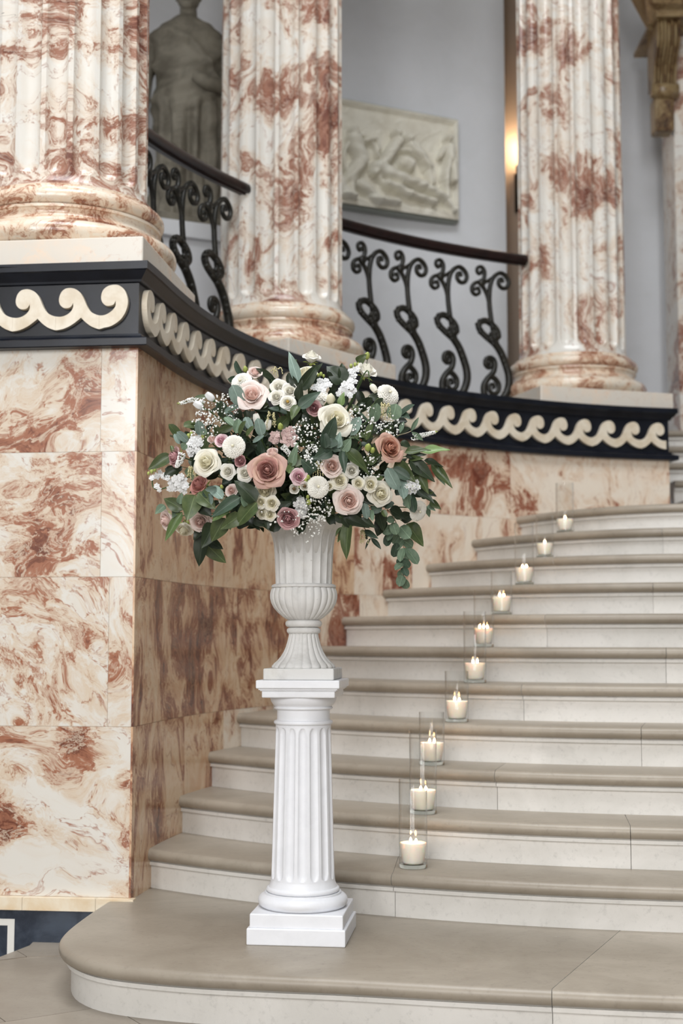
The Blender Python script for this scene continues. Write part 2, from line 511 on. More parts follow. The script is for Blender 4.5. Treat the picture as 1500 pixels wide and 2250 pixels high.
for (z0, z1), cuts in zip(zip(ROWS[:-1], ROWS[1:]), ([], [238], [222], [222])):
    ss = [0.0] + [px_s(c, (z0 + z1) / 2) for c in cuts] + [1.0, 1.7]
    for s0, s1 in zip(ss[:-1], ss[1:]):
        flat_slab(s0, s1, z0, z1, M['slab'])
for s0, s1 in ((-0.02, px_s(215, .15)), (px_s(215, .15), px_s(55, .15)), (px_s(55, .15), 1.7)):
    flat_slab(s0, s1, 0.122, 0.173, M['cream_strip'], 0.035, 'plinth_strip')
flat_slab(-0.02, 1.7, -0.33, 0.122, M['blue_black'], 0.015, 'skirting_slab')
def curved_slab(p0, p1, z0, z1, mat, name='marble_slab'):
    g = math.degrees(G / 3.74); p0 -= g if p0 < PHI0 else 0; p1 += g; z0 += G; z1 -= G
    nn = max(2, int(abs(p0 - p1) / 1.2) + 1)
    v = []
    for z in (z0, z1):
        for off in (0.0, 0.008):
            for i in range(nn + 1):
                q = wall_pt(p0 + (p1 - p0) * i / nn, off); v.append((q.x, q.y, z))
    k = nn + 1; f = []
    for i in range(nn):
        f.append((i, i + 1, 2 * k + i + 1, 2 * k + i)); f.append((2 * k + i, 2 * k + i + 1, 3 * k + i + 1, 3 * k + i)); f.append((k + i, k + i + 1, i + 1, i))
    f.append((0, 2 * k, 3 * k, k)); f.append((nn, k + nn, 3 * k + nn, 2 * k + nn))
    return mk(name, v, f, mat, wall)
for r, ((z0, z1), cuts) in enumerate(zip(zip(ROWS[:-1], ROWS[1:]), ([296, 405, 490], [520, 610, 700, 790], [308, 470, 600, 778, 905, 1060], [385, 560, 745, 935, 1121, 1340]))):
    ps = [PHI0] + [phi_at(c, (z0 + z1) / 2) for c in cuts] + [PHI1]
    for p0, p1 in zip(ps[:-1], ps[1:]):
        mid = (p0 + p1) / 2
        curved_slab(p0, p1, 0.0 if r == 0 else z0, z1, M['slab_shaded'] if mid > 145 else M['slab_far'])
# end return of the curved wall
q0, q1 = ENDP, ENDP + end_rad * 1.3
td = Vector((end_rad.y, -end_rad.x))
for z0, z1 in ((ROWS[2], ROWS[3]), (ROWS[3], ROWS[4])):
    vs = [(p.x, p.y, z) for z in (z0 + G, z1 - G) for p in (q0 - td * 0.03, q0, q1, q1 - td * 0.03)]
    mk('marble_slab', vs, [(0, 1, 5, 4), (1, 2, 6, 5), (2, 3, 7, 6), (3, 0, 4, 7), (4, 5, 6, 7)], M['slab_far'], wall)
# white inlaid frame in the dark skirting
s_in = px_s(20, 0.05)
for (s0, s1, z0, z1) in ((px_s(35, .05), px_s(20, .05), -0.12, 0.085), (px_s(20, .05), 1.4, 0.058, 0.085)):
    flat_slab(s0 - G, s1 + G, z0, z1, M['white_inlay'], 0.018, 'inlay_strip')

# black marble frieze with mouldings
PROF = [(-0.25, 2.745), (0.05, 2.745), (0.05, 2.712), (0.042, 2.708), (0.034, 2.697), (0.022, 2.684), (0.014, 2.676), (0.012, 2.667), (0.0, 2.664),
        (0.0, 2.452), (0.012, 2.449), (0.016, 2.440), (0.028, 2.431), (0.045, 2.427), (0.05, 2.423), (0.05, 2.396), (0.046, 2.392), (-0.03, 2.392)]
v, f = sweep(wall_path, PROF)
frieze = tag(mk('trim_frieze', v, f, M['black']), 'black marble frieze band with moulded edges and ivory wave scrolls', kind='structure')
autosmooth(frieze, 25)
# running wave pieces
WS = 0.185 / 270.0
unit_top = [(587, 402), (562, 394), (532, 375), (508, 338), (488, 292), (468, 260), (440, 238), (405, 228), (370, 234), (346, 258), (335, 296), (341, 328), (362, 349), (388, 353), (410, 345), (424, 322)]
unit_bowl = [(424, 322), (423, 350), (406, 378), (376, 397), (345, 404), (317, 402)]
unit_bot_l = [(317, 487), (365, 480), (420, 455), (475, 413)]
unit_bot_r = [(475, 413), (500, 440), (540, 470), (587, 487)]
end_out = [(587, 487), (620, 478), (664, 468), (720, 430), (754, 372), (762, 312), (742, 252), (708, 222), (675, 216), (636, 224), (606, 250), (596, 290), (604, 322), (626, 343), (652, 345), (674, 338), (687, 314)]
end_bowl = [(687, 314), (686, 345), (670, 370), (640, 392), (612, 402), (587, 402)]
def wave_mesh(parts, x0, mirror, name):
    out = []
    for p in parts:
        q = spline([(a, b, 0) for a, b in p], 3)
        out += q if not out else (q[1:] if (q[0] - out[-1]).length < 1 else q)
    if (out[0] - out[-1]).length < 1: out.pop()
    pts2 = [((q.x - x0) * WS, (357 - q.y) * WS) for q in out]
    if mirror: pts2 = [(-a, b) for a, b in pts2]
    bm = bmesh.new()
    vs = [bm.verts.new((a, 0, b)) for a, b in pts2]
    fc = bm.faces.new(vs); fc.normal_update()
    if fc.normal.y > 0: fc.normal_flip()
    r = bmesh.ops.extrude_face_region(bm, geom=[fc])
    top = [g for g in r['geom'] if isinstance(g, bmesh.types.BMFace)][0]
    for q in top.verts: q.co.y = -0.024
    fr = [e for e in top.edges]
    bmesh.ops.bevel(bm, geom=fr, offset=0.0045, segments=2, affect='EDGES', profile=0.6, clamp_overlap=True)
    bmesh.ops.recalc_face_normals(bm, faces=bm.faces[:])
    me = bpy.data.meshes.new(name); bm.to_mesh(me); bm.free()
    me.materials.append(M['wave'])
    return me
UNIT = [unit_bot_l, unit_bot_r, unit_top, unit_bowl]
ENDU = [end_out, end_bowl]
wL = wave_mesh(UNIT, 317, False, 'wave_scroll'); wR = wave_mesh(UNIT, 317, True, 'wave_scroll_mirrored')
eL = wave_mesh(ENDU, 587, False, 'wave_scroll_end'); eR = wave_mesh(ENDU, 587, True, 'wave_scroll_end_mirrored')
ZW = 2.557
def place_wave(me, p, xdir):
    x = Vector((xdir.x, xdir.y, 0)).normalized(); z = Vector((0, 0, 1)); y = z.cross(x)
    Mx = Matrix((x, y, z)).transposed().to_4x4(); Mx.translation = Vector((p.x, p.y, ZW))
    inst('wave_scroll', me, frieze, Mx)
s_end = 0.04 + 175 * WS
place_wave(eL, CORNER + U * s_end, -U)
for i in range(8):
    place_wave(wL, CORNER + U * (s_end + 0.185 * (i + 1)), -U)
# along the curve
arc = [0.0]
for a, b in zip(curve[:-1], curve[1:]): arc.append(arc[-1] + (b - a).length)
def on_curve(s):
    for i in range(len(arc) - 1):
        if arc[i + 1] >= s or i == len(arc) - 2:
            t_ = (s - arc[i]) / (arc[i + 1] - arc[i]); d = (curve[i + 1] - curve[i]).normalized()
            return curve[i] + (curve[i + 1] - curve[i]) * t_, d
s = 0.03 + 175 * WS
p, d = on_curve(s); place_wave(eR, p, d)
NW = round((arc[-1] - 0.03 - s) / 0.185)
WSTEP = (arc[-1] - 0.03 - s) / NW
for i in range(NW):          # the mirrored unit grows from its right end towards -x
    pm, dm = on_curve(s + WSTEP * (i + 0.5))
    place_wave(wR, pm + dm * (0.185 / 2), dm)
    s_ = 0

# gallery floor behind the frieze
inner = [wall_pt(p, 0.2) for p in curve_phis]; outer = [wall_pt(p, 0, 6.9) for p in curve_phis]
n = len(inner)
vs = [(p.x, p.y, Z_TOP - 0.012) for p in inner + outer] + [(-7, 5.75, Z_TOP - 0.012), (PIER_L.x, PIER_L.y + 0.2, Z_TOP - 0.012), (-7, 11, Z_TOP - 0.012)]
fs = [(i, i + 1, n + i + 1, n + i) for i in range(n - 1)] + [(2 * n + 1, 0, n, 2 * n + 2, 2 * n)]
tag(mk('floor_gallery', vs, fs, M['floor']), 'gallery floor behind the railing', kind='structure')

# ------------------------------------------------------------------ staircase
X_END = 4.6
left_px = {1: 325, 2: 393, 3: 457, 4: 520, 5: 590, 6: 668, 7: 750, 8: 840, 9: 935, 10: 1035, 11: 1133}
edge = {}
def edge_fn(k):
    z = (k + 1) * RISE
    ph = phi_at(left_px[k], z)
    w = wall_pt(ph)
    ye = 4.5 + 0.302 * k; p_ = 3.0 + 0.1 * k
    def fn(x):
        q = abs(CW.x - x) / (CW.x - w.x)
        return ye + (w.y - ye) * q ** p_
    return w, fn
for k in range(1, 12):
    w, fn = edge_fn(k)
    xs = [w.x - 0.02 + (X_END - w.x + 0.02) * (i / 60) for i in range(61)]
    edge[k] = [Vector((x, fn(x))) for x in xs]
EFN = {k: edge_fn(k)[1] for k in range(1, 12)}
s0pts = [(-0.93, 5.545), (-0.965, 5.25), (-0.985, 4.98), (-0.97, 4.80), (-0.90, 4.62), (-0.76, 4.475), (-0.5, 4.37), (-0.21, 4.31), (0.0, 4.275), (0.34, 4.20), (0.67, 4.135), (0.93, 4.09), (1.5, 4.02), (2.2, 3.97), (2.95, 3.95), (3.8, 3.965), (X_END, 4.02)]
e0 = [q.xy for q in spline([(a, b, 0) for a, b in s0pts], 8)]
edge[0] = e0
NOSE = [(-0.30, 0.0), (-0.030, 0.0)] + [(-0.026 + 0.026 * math.cos(a), -0.025 + 0.025 * math.sin(a)) for a in [math.radians(q) for q in (80, 60, 40, 20, 0, -20, -40, -60, -80)]] + \
       [(-0.032, -0.050), (-0.034, -0.0545), (-0.026, -0.0555), (-0.026, -0.069), (-0.044, -0.071), (-0.044, -RISE)]
stair = empty('staircase', (1.5, 4.3, 0))
tag(stair, 'pale limestone staircase with rounded nosings curving up along the marble wall', 'staircase')
def resample(P, n):
    L = [0.0]
    for a, b in zip(P[:-1], P[1:]): L.append(L[-1] + (b - a).length)
    out = []
    j = 0
    for i in range(n + 1):
        t_ = L[-1] * i / n
        while j < len(L) - 2 and L[j + 1] < t_: j += 1
        u_ = (t_ - L[j]) / max(1e-9, L[j + 1] - L[j]); out.append(P[j] + (P[j + 1] - P[j]) * u_)
    return out
joint_px = {0: [1225], 1: [860, 1700], 2: [1392, 620], 3: [1078], 4: [1408], 5: [1138], 6: [1460], 7: [1190], 8: [1430], 9: [1210], 10: [1458], 11: [1300]}
def make_step(k, E_, back, zt, joints, parent):
    N = 120
    P = resample(E_, N); B = resample(back, N)
    st = empty('step', (P[0].x, P[0].y, zt - RISE) - wloc(parent) if False else Vector((P[0].x, P[0].y, zt - RISE)) - wloc(parent), parent)
    cuts = [0] + sorted(j for j in joints if 4 < j < N - 4) + [N]
    prof = NOSE[2:]
    for a, b in zip(cuts[:-1], cuts[1:]):
        idx = list(range(a, b + 1))
        path = [P[i] for i in idx]; bk = [B[i] for i in idx]
        # pull the stones a hair apart
        if a > 0: path[0] = path[0] + (path[1] - path[0]).normalized() * 0.0012; bk[0] = bk[0] + (bk[1] - bk[0]).normalized() * 0.0012
        if b < N: path[-1] = path[-1] - (path[-1] - path[-2]).normalized() * 0.0012; bk[-1] = bk[-1] - (bk[-1] - bk[-2]).normalized() * 0.0012
        v, f = sweep(path, [(o, zt + z) for o, z in prof])
        n = len(path); fm = [0 if (j // (n - 1)) < 9 else 1 for j in range(len(f))]
        base = len(v)
        v += [(q.x, q.y, zt) for q in bk]
        for i in range(n - 1):
            f.append((base + i, i, i + 1, base + i + 1)); fm.append(0)
        mcount = len(prof)
        f.append(tuple([j * n for j in range(mcount)] + [base])); fm.append(1)
        f.append(tuple([base + n - 1] + [j * n + n - 1 for j in range(mcount - 1, -1, -1)])); fm.append(1)
        autosmooth(mk('step_stone', v, f, [M['tread'], M['riser']], st, False, fm), 30)
def joint_index(E_, zt, pxs, N=120):
    P = resample(E_, N); out = []
    for px in pxs:
        out.append(min(range(N + 1), key=lambda i: abs(to_px((P[i].x, P[i].y, zt))[0] - px)))
    return out
for k in range(0, 12):
    zt = (k + 1) * RISE
    if k < 11: back = offset_path(edge[k + 1], -0.05)
    else: back = [Vector((1.05, 9.0)), Vector((1.6, 9.2)), Vector((2.25, 9.35)), Vector((2.9, 9.45)), Vector((3.6, 9.45)), Vector((X_END, 9.45))]
    if k == 0:
        back = [Vector((-0.93, 5.56)), Vector((-0.86, 5.56))] + back
    make_step(k, edge[k], back, zt, joint_index(edge[k], zt, joint_px[k]), stair)
# the next flight beyond the end of the wall
for k in range(12, 17):
    zt = (k + 1) * RISE; y0 = 9.28 + (k - 12) * 0.3
    E_ = [Vector((2.36, y0 + 0.02)), Vector((2.95, y0)), Vector((3.6, y0)), Vector((X_END, y0 + 0.03))]
    B_ = [q + Vector((0, 0.36)) for q in E_]
    make_step(k, E_, B_, zt, [], stair)

# ------------------------------------------------------------------ the rest of the hall
BACK_R = 6.2
PHE = phi_at(1113, 4.2, 0, BACK_R)
def curved_wall(name, r, pa, pb, z0, z1, mat, thick=0.25, inward=True, label=None):
    nn = max(4, int(abs(pb - pa) / 1.5)); m = MB()
    for i in range(nn):
        a, b = pa + (pb - pa) * i / nn, pa + (pb - pa) * (i + 1) / nn
        q = [wall_pt(a, 0, r), wall_pt(b, 0, r), wall_pt(b, 0, r + thick), wall_pt(a, 0, r + thick)]
        vs = [(p.x, p.y, z) for z in (z0, z1) for p in q]
        fs = [(0, 1, 5, 4), (2, 3, 7, 6), (4, 5, 6, 7), (3, 2, 1, 0)]
        if i == 0: fs.append((3, 0, 4, 7))
        if i == nn - 1: fs.append((1, 2, 6, 5))
        m.add(vs, fs)
    return tag(autosmooth(m.build(name, mat), 20), label, kind='structure')
GZ = 7.3
curved_wall('wall_back', BACK_R, 196, PHE, Z_TOP - 0.02, GZ, M['plaster'], 0.6, label='curved grey plaster wall behind the railing')
PHR = phi_at(1290, 4.2, 0, BACK_R)
curved_wall('wall_recess', BACK_R + 0.6, PHE + 3, PHR - 3, Z_TOP - 0.02, GZ, M['plaster_shaded'], 0.2, label='recess wall behind the wall lamp, shade and warm light put into its colour')
curved_wall('wall_back_end', BACK_R, PHR, 50, 2.0, GZ, M['plaster'], 0.6, label='grey plaster wall between column and door case')
curved_wall('wall_upper', 3.75, 186, 40, GZ, 10.0, M['hall_wall'], 0.9, label='upper wall above the colonnade')
m = MB()
m.box(-7, 11, -7, 14, 10.0, 10.2)
tag(m.build('ceiling', M['hall_wall']), 'hall ceiling', kind='structure')
gp = [wall_pt(p, 0, 3.75) for p in range(190, 38, -4)]; go = [wall_pt(p, 0, 7.2) for p in range(190, 38, -4)]
n = len(gp)
tag(mk('ceiling_gallery', [(q.x, q.y, GZ) for q in gp + go], [(i, i + 1, n + i + 1, n + i) for i in range(n - 1)], M['hall_wall']), 'gallery ceiling', kind='structure')
m = MB(); m.box(-7.2, -7.0, -7, 14, -0.6, 10); tag(m.build('wall_west', M['hall_wall']), 'far side wall of the hall', kind='structure')
m = MB(); m.box(11.0, 11.2, -7, 14, -0.6, 10); tag(m.build('wall_east', M['hall_wall']), 'far side wall of the hall', kind='structure')
m = MB(); m.box(-7, 11, 13.9, 14.1, -0.6, 10); tag(m.build('wall_north', M['hall_wall']), 'far end wall of the hall', kind='structure')
m = MB()
xs = [-7.0]
for wx in WIN_X: xs += [wx - 0.9, wx + 0.9]
xs.append(11.0)
for i in range(0, len(xs), 2): m.box(xs[i], xs[i + 1], -7.2, -7.0, -0.6, 10)
for i in range(1, len(xs) - 1, 2):
    m.box(xs[i], xs[i + 1], -7.2, -7.0, -0.6, 1.8); m.box(xs[i], xs[i + 1], -7.2, -7.0, 7.4, 10)
tag(m.build('wall_south', M['hall_wall']), 'window wall of the hall', kind='structure')
for i, wx in enumerate(WIN_X):
    m = MB()
    for x in (-0.9, -0.3, 0.28, 0.86): m.box(wx + x, wx + x + 0.04, -7.15, -7.05, 1.8, 7.4)
    for z in (1.8, 3.2, 4.6, 6.0, 7.36): m.box(wx - 0.9, wx + 0.9, -7.15, -7.05, z, z + 0.04)
    tag(m.build('window_%d' % (i + 1), M['white_inlay']), 'tall window in the hall', kind='structure')
# ------------------------------------------------------------------ fluted columns
def flute_fn(n, depth, fillet, z0, z1, endr, phase=0.0):
    def fn(a, r, z):
        s = (a * n / (2 * math.pi) + phase) % 1.0
        u = (s - 0.5) / (0.5 - fillet)
        if abs(u) >= 1 or z <= z0 or z >= z1: return r
        e = 0.0
        if z < z0 + endr: e = 1 - (z - z0) / endr
        elif z > z1 - endr: e = 1 - (z1 - z) / endr
        return r - depth * math.sqrt(max(0.0, 1 - u * u - e * e))
    return fn
def column(label, cx, cy, rot, z_base, phase=0.0):
    root = tag(empty('fluted_column', (cx, cy, z_base)), label, 'column', 'veined marble columns on the stair wall', 'thing')
    Mx = Matrix.Translation((cx, cy, 0)) @ Matrix.Rotation(rot, 4, 'Z')
    zb = z_base + 0.12
    m = MB(); m.cbox(-0.5, 0.5, -0.5, 0.5, z_base, zb, 0.006, Mx); m.build('plinth', M['plinth'], root)
    lo = [(0.40, zb)] + [(0.46 + 0.05 * math.cos(a), zb + 0.05 + 0.05 * math.sin(a)) for a in [math.radians(q) for q in range(-90, 91, 15)]] + [(0.455, zb + 0.105)]
    m = MB(); m.lathe(lo, 72, (cx, cy)); m.build('lower_torus', M['base'], root, True)
    sc = [(0.452, zb + 0.100), (0.452, zb + 0.114), (0.432, zb + 0.124), (0.424, zb + 0.138), (0.424, zb + 0.152), (0.430, zb + 0.163), (0.438, zb + 0.166), (0.438, zb + 0.178), (0.39, zb + 0.178)]
    m = MB(); m.lathe(sc, 72, (cx, cy)); autosmooth(m.build('scotia', M['base'], root), 40)
    up = [(0.39, zb + 0.176)] + [(0.412 + 0.040 * math.cos(a), zb + 0.217 + 0.040 * math.sin(a)) for a in [math.radians(q) for q in range(-90, 91, 15)]] + [(0.408, zb + 0.262), (0.408, zb + 0.276), (0.39, zb + 0.280)]
    m = MB(); m.lathe(up, 72, (cx, cy)); autosmooth(m.build('upper_torus', M['base'], root), 50)
    z0 = zb + 0.275; zs = z0 + 0.055
    prof = [(0.402, z0), (0.388, z0 + 0.012), (0.379, z0 + 0.03), (0.374, z0 + 0.05)]
    prof += [(0.373, zs + 0.055 * q) for q in (0, 0.06, 0.16, 0.3, 0.5, 0.75, 1.0)]
    prof += [(0.373 - 0.008 * q, zs + 0.06 + (GZ - zs - 0.06) * q) for q in (0.12, 0.3, 0.5, 0.75, 1.0)]
    m = MB(); m.lathe(prof, 320, (cx, cy), flute_fn(20, 0.036, 0.12, zs, GZ + 5, 0.055, phase))
    autosmooth(m.build('shaft', M['column'], root), 40)
    return root
column('veined marble column beside the dark statue, on the front corner of the pier', -1.265, 6.095, math.atan2(U.y, -U.x) * -1, Z_TOP, 0.2)
for px, ph, lab in ((617, 0.1, 'veined marble column between the statue and the wall relief'), (1257, 0.35, 'veined marble column between the wall lamp and the door case')):
    p = phi_at(px, 3.3, 0, R_COL); q = wall_pt(p, 0, R_COL)
    column(lab, q.x, q.y, math.radians(p), Z_TOP, ph)

# ------------------------------------------------------------------ railings
Z_RAIL = 3.89
RAIL_PROF = [(0.036, 0.0), (0.040, 0.012), (0.040, 0.030), (0.034, 0.048), (0.018, 0.061), (0.0, 0.065), (-0.018, 0.061), (-0.034, 0.048), (-0.040, 0.030), (-0.040, 0.012), (-0.036, 0.0), (-0.014, -0.004), (-0.014, -0.014), (0.014, -0.014), (0.014, -0.004)]
def spiral(c, r0, r1, a0, turns, n=18):
    return [(c[0] + (r0 + (r1 - r0) * i / n) * math.cos(a0 + 2 * math.pi * turns * i / n), c[1] + (r0 + (r1 - r0) * i / n) * math.sin(a0 + 2 * math.pi * turns * i / n)) for i in range(n + 1)]
BS = 0.000620
def bp(pts): return [((x - 690) * BS, 0.0, (2045 - y) * BS) for x, y in pts]
def btube(m, pts, w0, w1=None, n=6, sm=4):
    P = spline(bp(pts), sm)
    w1 = w0 if w1 is None else w1
    m.tube(P, [1.35 * (w0 + (w1 - w0) * i / (len(P) - 1)) * BS for i in range(len(P))], n, flat=(0, 1, 0))
def scroll(m, pts, w, sp_c, r, a0, turns, sgn=1):
    pass
m = MB()   # main serpentine stem
btube(m, [(700, 2045), (790, 2030), (858, 1960), (900, 1850), (898, 1740), (858, 1620), (795, 1490), (715, 1395), (640, 1335)], 34, 30, 8)
btube(m, [(760, 1450), (722, 1330), (682, 1180), (655, 1000), (650, 880), (662, 760), (695, 665), (760, 600), (820, 585), (882, 620), (910, 682), (880, 745), (822, 755), (778, 715), (785, 660), (822, 655), (830, 690)], 22, 17)
btube(m, [(652, 960), (628, 870), (585, 790), (545, 745)], 18, 18)
btube(m, [(690, 655), (640, 690), (590, 715), (550, 735)], 16, 20)
me_stem = m.data('baluster', M['iron'])
m = MB()   # foot scroll: small volute above, large below
btube(m, [(640, 1650), (622, 1622), (650, 1605), (672, 1640), (640, 1682), (592, 1650), (598, 1590), (645, 1562), (700, 1585), (716, 1645), (690, 1730), (622, 1800), (572, 1880), (570, 1965), (612, 2022), (700, 2045)], 13, 30)
btube(m, [(640, 1775), (705, 1792), (762, 1855), (752, 1938), (692, 1970), (640, 1930), (646, 1876), (688, 1862), (704, 1892), (684, 1908)], 24, 14)
me_foot = m.data('foot_scroll', M['iron'])
m = MB()   # volutes under the handrail
btube(m, [(560, 745), (520, 725), (470, 735), (428, 780), (428, 840), (475, 870), (520, 840), (510, 795), (475, 795), (472, 822)], 20, 14)
btube(m, [(555, 720), (585, 660), (590, 590), (555, 545), (505, 555), (492, 600), (520, 628), (550, 605), (540, 582)], 20, 13)
m.ball((( 555 - 690) * BS, 0, (2045 - 725) * BS), 48 * BS, 8, (1.1, 0.8, 1.1))
me_vol = m.data('volute', M['iron'])
rnd = random.Random(4)
m = MB()   # leafy knot and leaf edging
knot = spline(bp([(715, 1400), (620, 1340), (540, 1280), (508, 1222), (535, 1170), (605, 1152), (690, 1190), (745, 1240), (765, 1300), (735, 1335), (690, 1300)]), 5)
m.tube(knot, [36 * BS] * len(knot), 7, flat=(0, 1, 0))
edge_pts = knot + spline(bp([(640, 1335), (715, 1395), (795, 1490), (858, 1620), (898, 1740)]), 4)
for i, q in enumerate(edge_pts):
    if i % 2 == 0:
        for s_ in (-1, 1):
            m.ball(q + Vector((rnd.uniform(-1, 1) * 14 * BS + s_ * 26 * BS, s_ * 16 * BS, rnd.uniform(-1, 1) * 14 * BS)), rnd.uniform(20, 32) * BS, 6)
me_knot = m.data('leaf_knot', M['iron'])
def railing(label, pa, pb, stems):
    c = wall_pt((pa + pb) / 2, 0, R_COL)
    root = tag(empty('stair_railing', (c.x, c.y, Z_TOP)), label, 'railing')
    phis = [pa + (pb - pa) * i / 28 for i in range(29)]
    path = [wall_pt(p, 0, R_COL) for p in phis]
    v, f = sweep(path, [(o, Z_RAIL - 0.065 + z) for o, z in RAIL_PROF], True)
    autosmooth(mk('handrail', v, f, M['wood'], root), 50)
    m = MB(); v, f = sweep(path, [(0.09, Z_TOP - 0.01), (0.09, Z_TOP + 0.085), (-0.09, Z_TOP + 0.085), (-0.09, Z_TOP - 0.01)], True)
    mk('kerb', v, f, M['plinth'], root)
    for p in stems:
        q = wall_pt(p, 0, R_COL); a = math.radians(p)
        x = Vector((math.sin(a), -math.cos(a), 0)); z = Vector((0, 0, 1)); y = z.cross(x)
        Mx = Matrix((x, y, z)).transposed().to_4x4()
        Mx.translation = Vector((q.x, q.y, Z_TOP + 0.085)) - root.location
        b = inst('baluster', me_stem, root, Mx)
        for nm, me in (('foot_scroll', me_foot), ('volute', me_vol), ('leaf_knot', me_knot)): inst(nm, me, b)
    return root
zs = 3.55
st2 = [phi_at(p, zs, 0, R_COL) for p in (817, 901, 990, 1081)]
dphi = (st2[0] - st2[-1]) / 3
railing('iron scroll railing with dark handrail in front of the wall relief', phi_at(700, Z_RAIL, 0, R_COL), phi_at(1153, Z_RAIL, 0, R_COL), [st2[0] + 2 * dphi * 0.98, st2[0] + dphi] + st2)
st1 = [phi_at(p, zs, 0, R_COL) for p in (342, 405, 476)]
d1 = (st1[0] - st1[-1]) / 2
railing('iron scroll railing with dark handrail in front of the statue', phi_at(220, Z_RAIL, 0, R_COL), phi_at(541, Z_RAIL, 0, R_COL), [st1[0] + d1] + st1)

# ------------------------------------------------------------------ statue in a toga
SX, SY = at_y(408, 300, 9.35).x, 9.35
SZ = 4.05
stat = tag(empty('toga_statue', (SX, SY, Z_TOP - 0.012)), 'grey marble statue of a standing figure in a draped toga behind the railing', 'statue')
def box_part(name, cx, cy, hx, hy, z0, z1, mat, parent, rot=0.0, b=0.006):
    m = MB(); m.cbox(-hx, hx, -hy, hy, z0, z1, b, Matrix.Translation((cx, cy, 0)) @ Matrix.Rotation(rot, 4, 'Z'))
    return m.build(name, mat, parent)
srot = math.radians(25)
box_part('pedestal_base', SX, SY, 0.40, 0.40, Z_TOP - 0.012, Z_TOP + 0.25, M['plaster'], stat, srot)
box_part('pedestal_die', SX, SY, 0.33, 0.33, Z_TOP + 0.24, SZ - 0.16, M['plaster'], stat, srot)
box_part('pedestal_cap', SX, SY, 0.38, 0.38, SZ - 0.17, SZ - 0.06, M['plaster'], stat, srot)
box_part('statue_base', SX, SY, 0.30, 0.28, SZ - 0.065, SZ + 0.02, M['statue'], stat, srot)
body = [(0.0, .25, .20), (0.08, .245, .19), (0.25, .225, .175), (0.45, .215, .17), (0.65, .22, .175), (0.82, .235, .185), (0.95, .235, .18), (1.08, .235, .165), (1.2, .25, .16), (1.32, .265, .15), (1.40, .255, .14), (1.46, .20, .125), (1.51, .12, .10), (1.54, .07, .075)]
zz = [0.02 + 1.52 * i / 90 for i in range(91)]
def lerp_tab(tab, z):
    for a, b in zip(tab[:-1], tab[1:]):
        if z <= b[0]:
            t_ = (z - a[0]) / (b[0] - a[0]); t_ = t_ * t_ * (3 - 2 * t_)
            return [a[i] + (b[i] - a[i]) * t_ for i in (1, 2)]
    return tab[-1][1:]
vs = []; NA = 110
for z in zz:
    rx, ry = lerp_tab(body, min(z, 1.54))
    fade = min(1, max(0, (1.5 - z) / 0.25))
    lean = 0.03 * math.sin(z * 2.2)
    for i in range(NA):
        a = 2 * math.pi * i / NA
        lower = min(1, max(0, (0.95 - z) / 0.25))
        d = 0.030 * math.sin(11 * a + 3.5 * z + 1.2 * math.sin(3 * z)) * lower
        d += 0.016 * math.sin(17 * a - 2.0 * z) * lower
        sw = z * 26 + 5.0 * math.cos(a + 1.9)          # swags across the chest and lap
        d += 0.030 * max(0, math.sin(sw)) ** 1.5 * (1 - 0.7 * lower) * fade
        d += 0.035 * math.exp(-((z - (0.92 + 0.10 * math.cos(a + 0.9))) / 0.05) ** 2)   # rolled edge at the waist
        d += 0.03 * math.exp(-((z - (1.05 + 0.35 * math.cos(a + 2.2))) / 0.04) ** 2) * (1 if math.sin(a) < 0.2 else 0.3)
        vs.append((SX + lean + (rx + d) * math.cos(a), SY + (ry + d) * math.sin(a), SZ + z))
fs = [(j * NA + i, j * NA + (i + 1) % NA, (j + 1) * NA + (i + 1) % NA, (j + 1) * NA + i) for j in range(len(zz) - 1) for i in range(NA)]
fs.append(tuple((len(zz) - 1) * NA + i for i in range(NA)))
mk('draped_body', vs, fs, M['statue'], stat, True)
m = MB()
m.tube([(SX + 0.25, SY, SZ + 1.34), (SX + 0.30, SY - 0.02, SZ + 1.15), (SX + 0.27, SY - 0.10, SZ + 0.98), (SX + 0.17, SY - 0.21, SZ + 0.98), (SX + 0.08, SY - 0.22, SZ + 1.03)], [0.085, 0.08, 0.065, 0.05, 0.04], 12)
m.build('bent_arm', M['statue'], stat, True)
m = MB()
m.tube([(SX - 0.24, SY, SZ + 1.34), (SX - 0.31, SY - 0.01, SZ + 1.1), (SX - 0.31, SY - 0.06, SZ + 0.85), (SX - 0.29, SY - 0.10, SZ + 0.70)], [0.085, 0.075, 0.055, 0.04], 12)
m.build('lowered_arm', M['statue'], stat, True)
m = MB()
hz = SZ + 1.54
m.tube([(SX + 0.01, SY, hz - 0.06), (SX + 0.01, SY - 0.01, hz + 0.06)], [0.068, 0.06], 14)
m.ball((SX + 0.01, SY - 0.01, hz + 0.155), 0.10, 16, (0.85, 1.0, 1.2))
m.ball((SX + 0.01, SY - 0.06, hz + 0.075), 0.05, 12, (1.0, 0.8, 0.8))
m.ball((SX + 0.01, SY - 0.112, hz + 0.145), 0.02, 8, (0.7, 0.8, 1.6))
for s_ in (-1, 1):
    m.ball((SX + 0.01 + s_ * 0.085, SY, hz + 0.15), 0.022, 8, (0.5, 1, 1.4))
    m.ball((SX + 0.01 + s_ * 0.034, SY - 0.088, hz + 0.175), 0.016, 8, (1.2, 0.6, 0.7))
m.ball((SX + 0.01, SY - 0.104, hz + 0.098), 0.018, 8, (1.3, 0.5, 0.5))
m.build('head', M['statue'], stat, True)
m = MB(); m.ball((SX + 0.01, SY + 0.012, hz + 0.185), 0.105, 16, (0.9, 0.98, 1.0)); m.build('hair', M['statue'], stat, True)

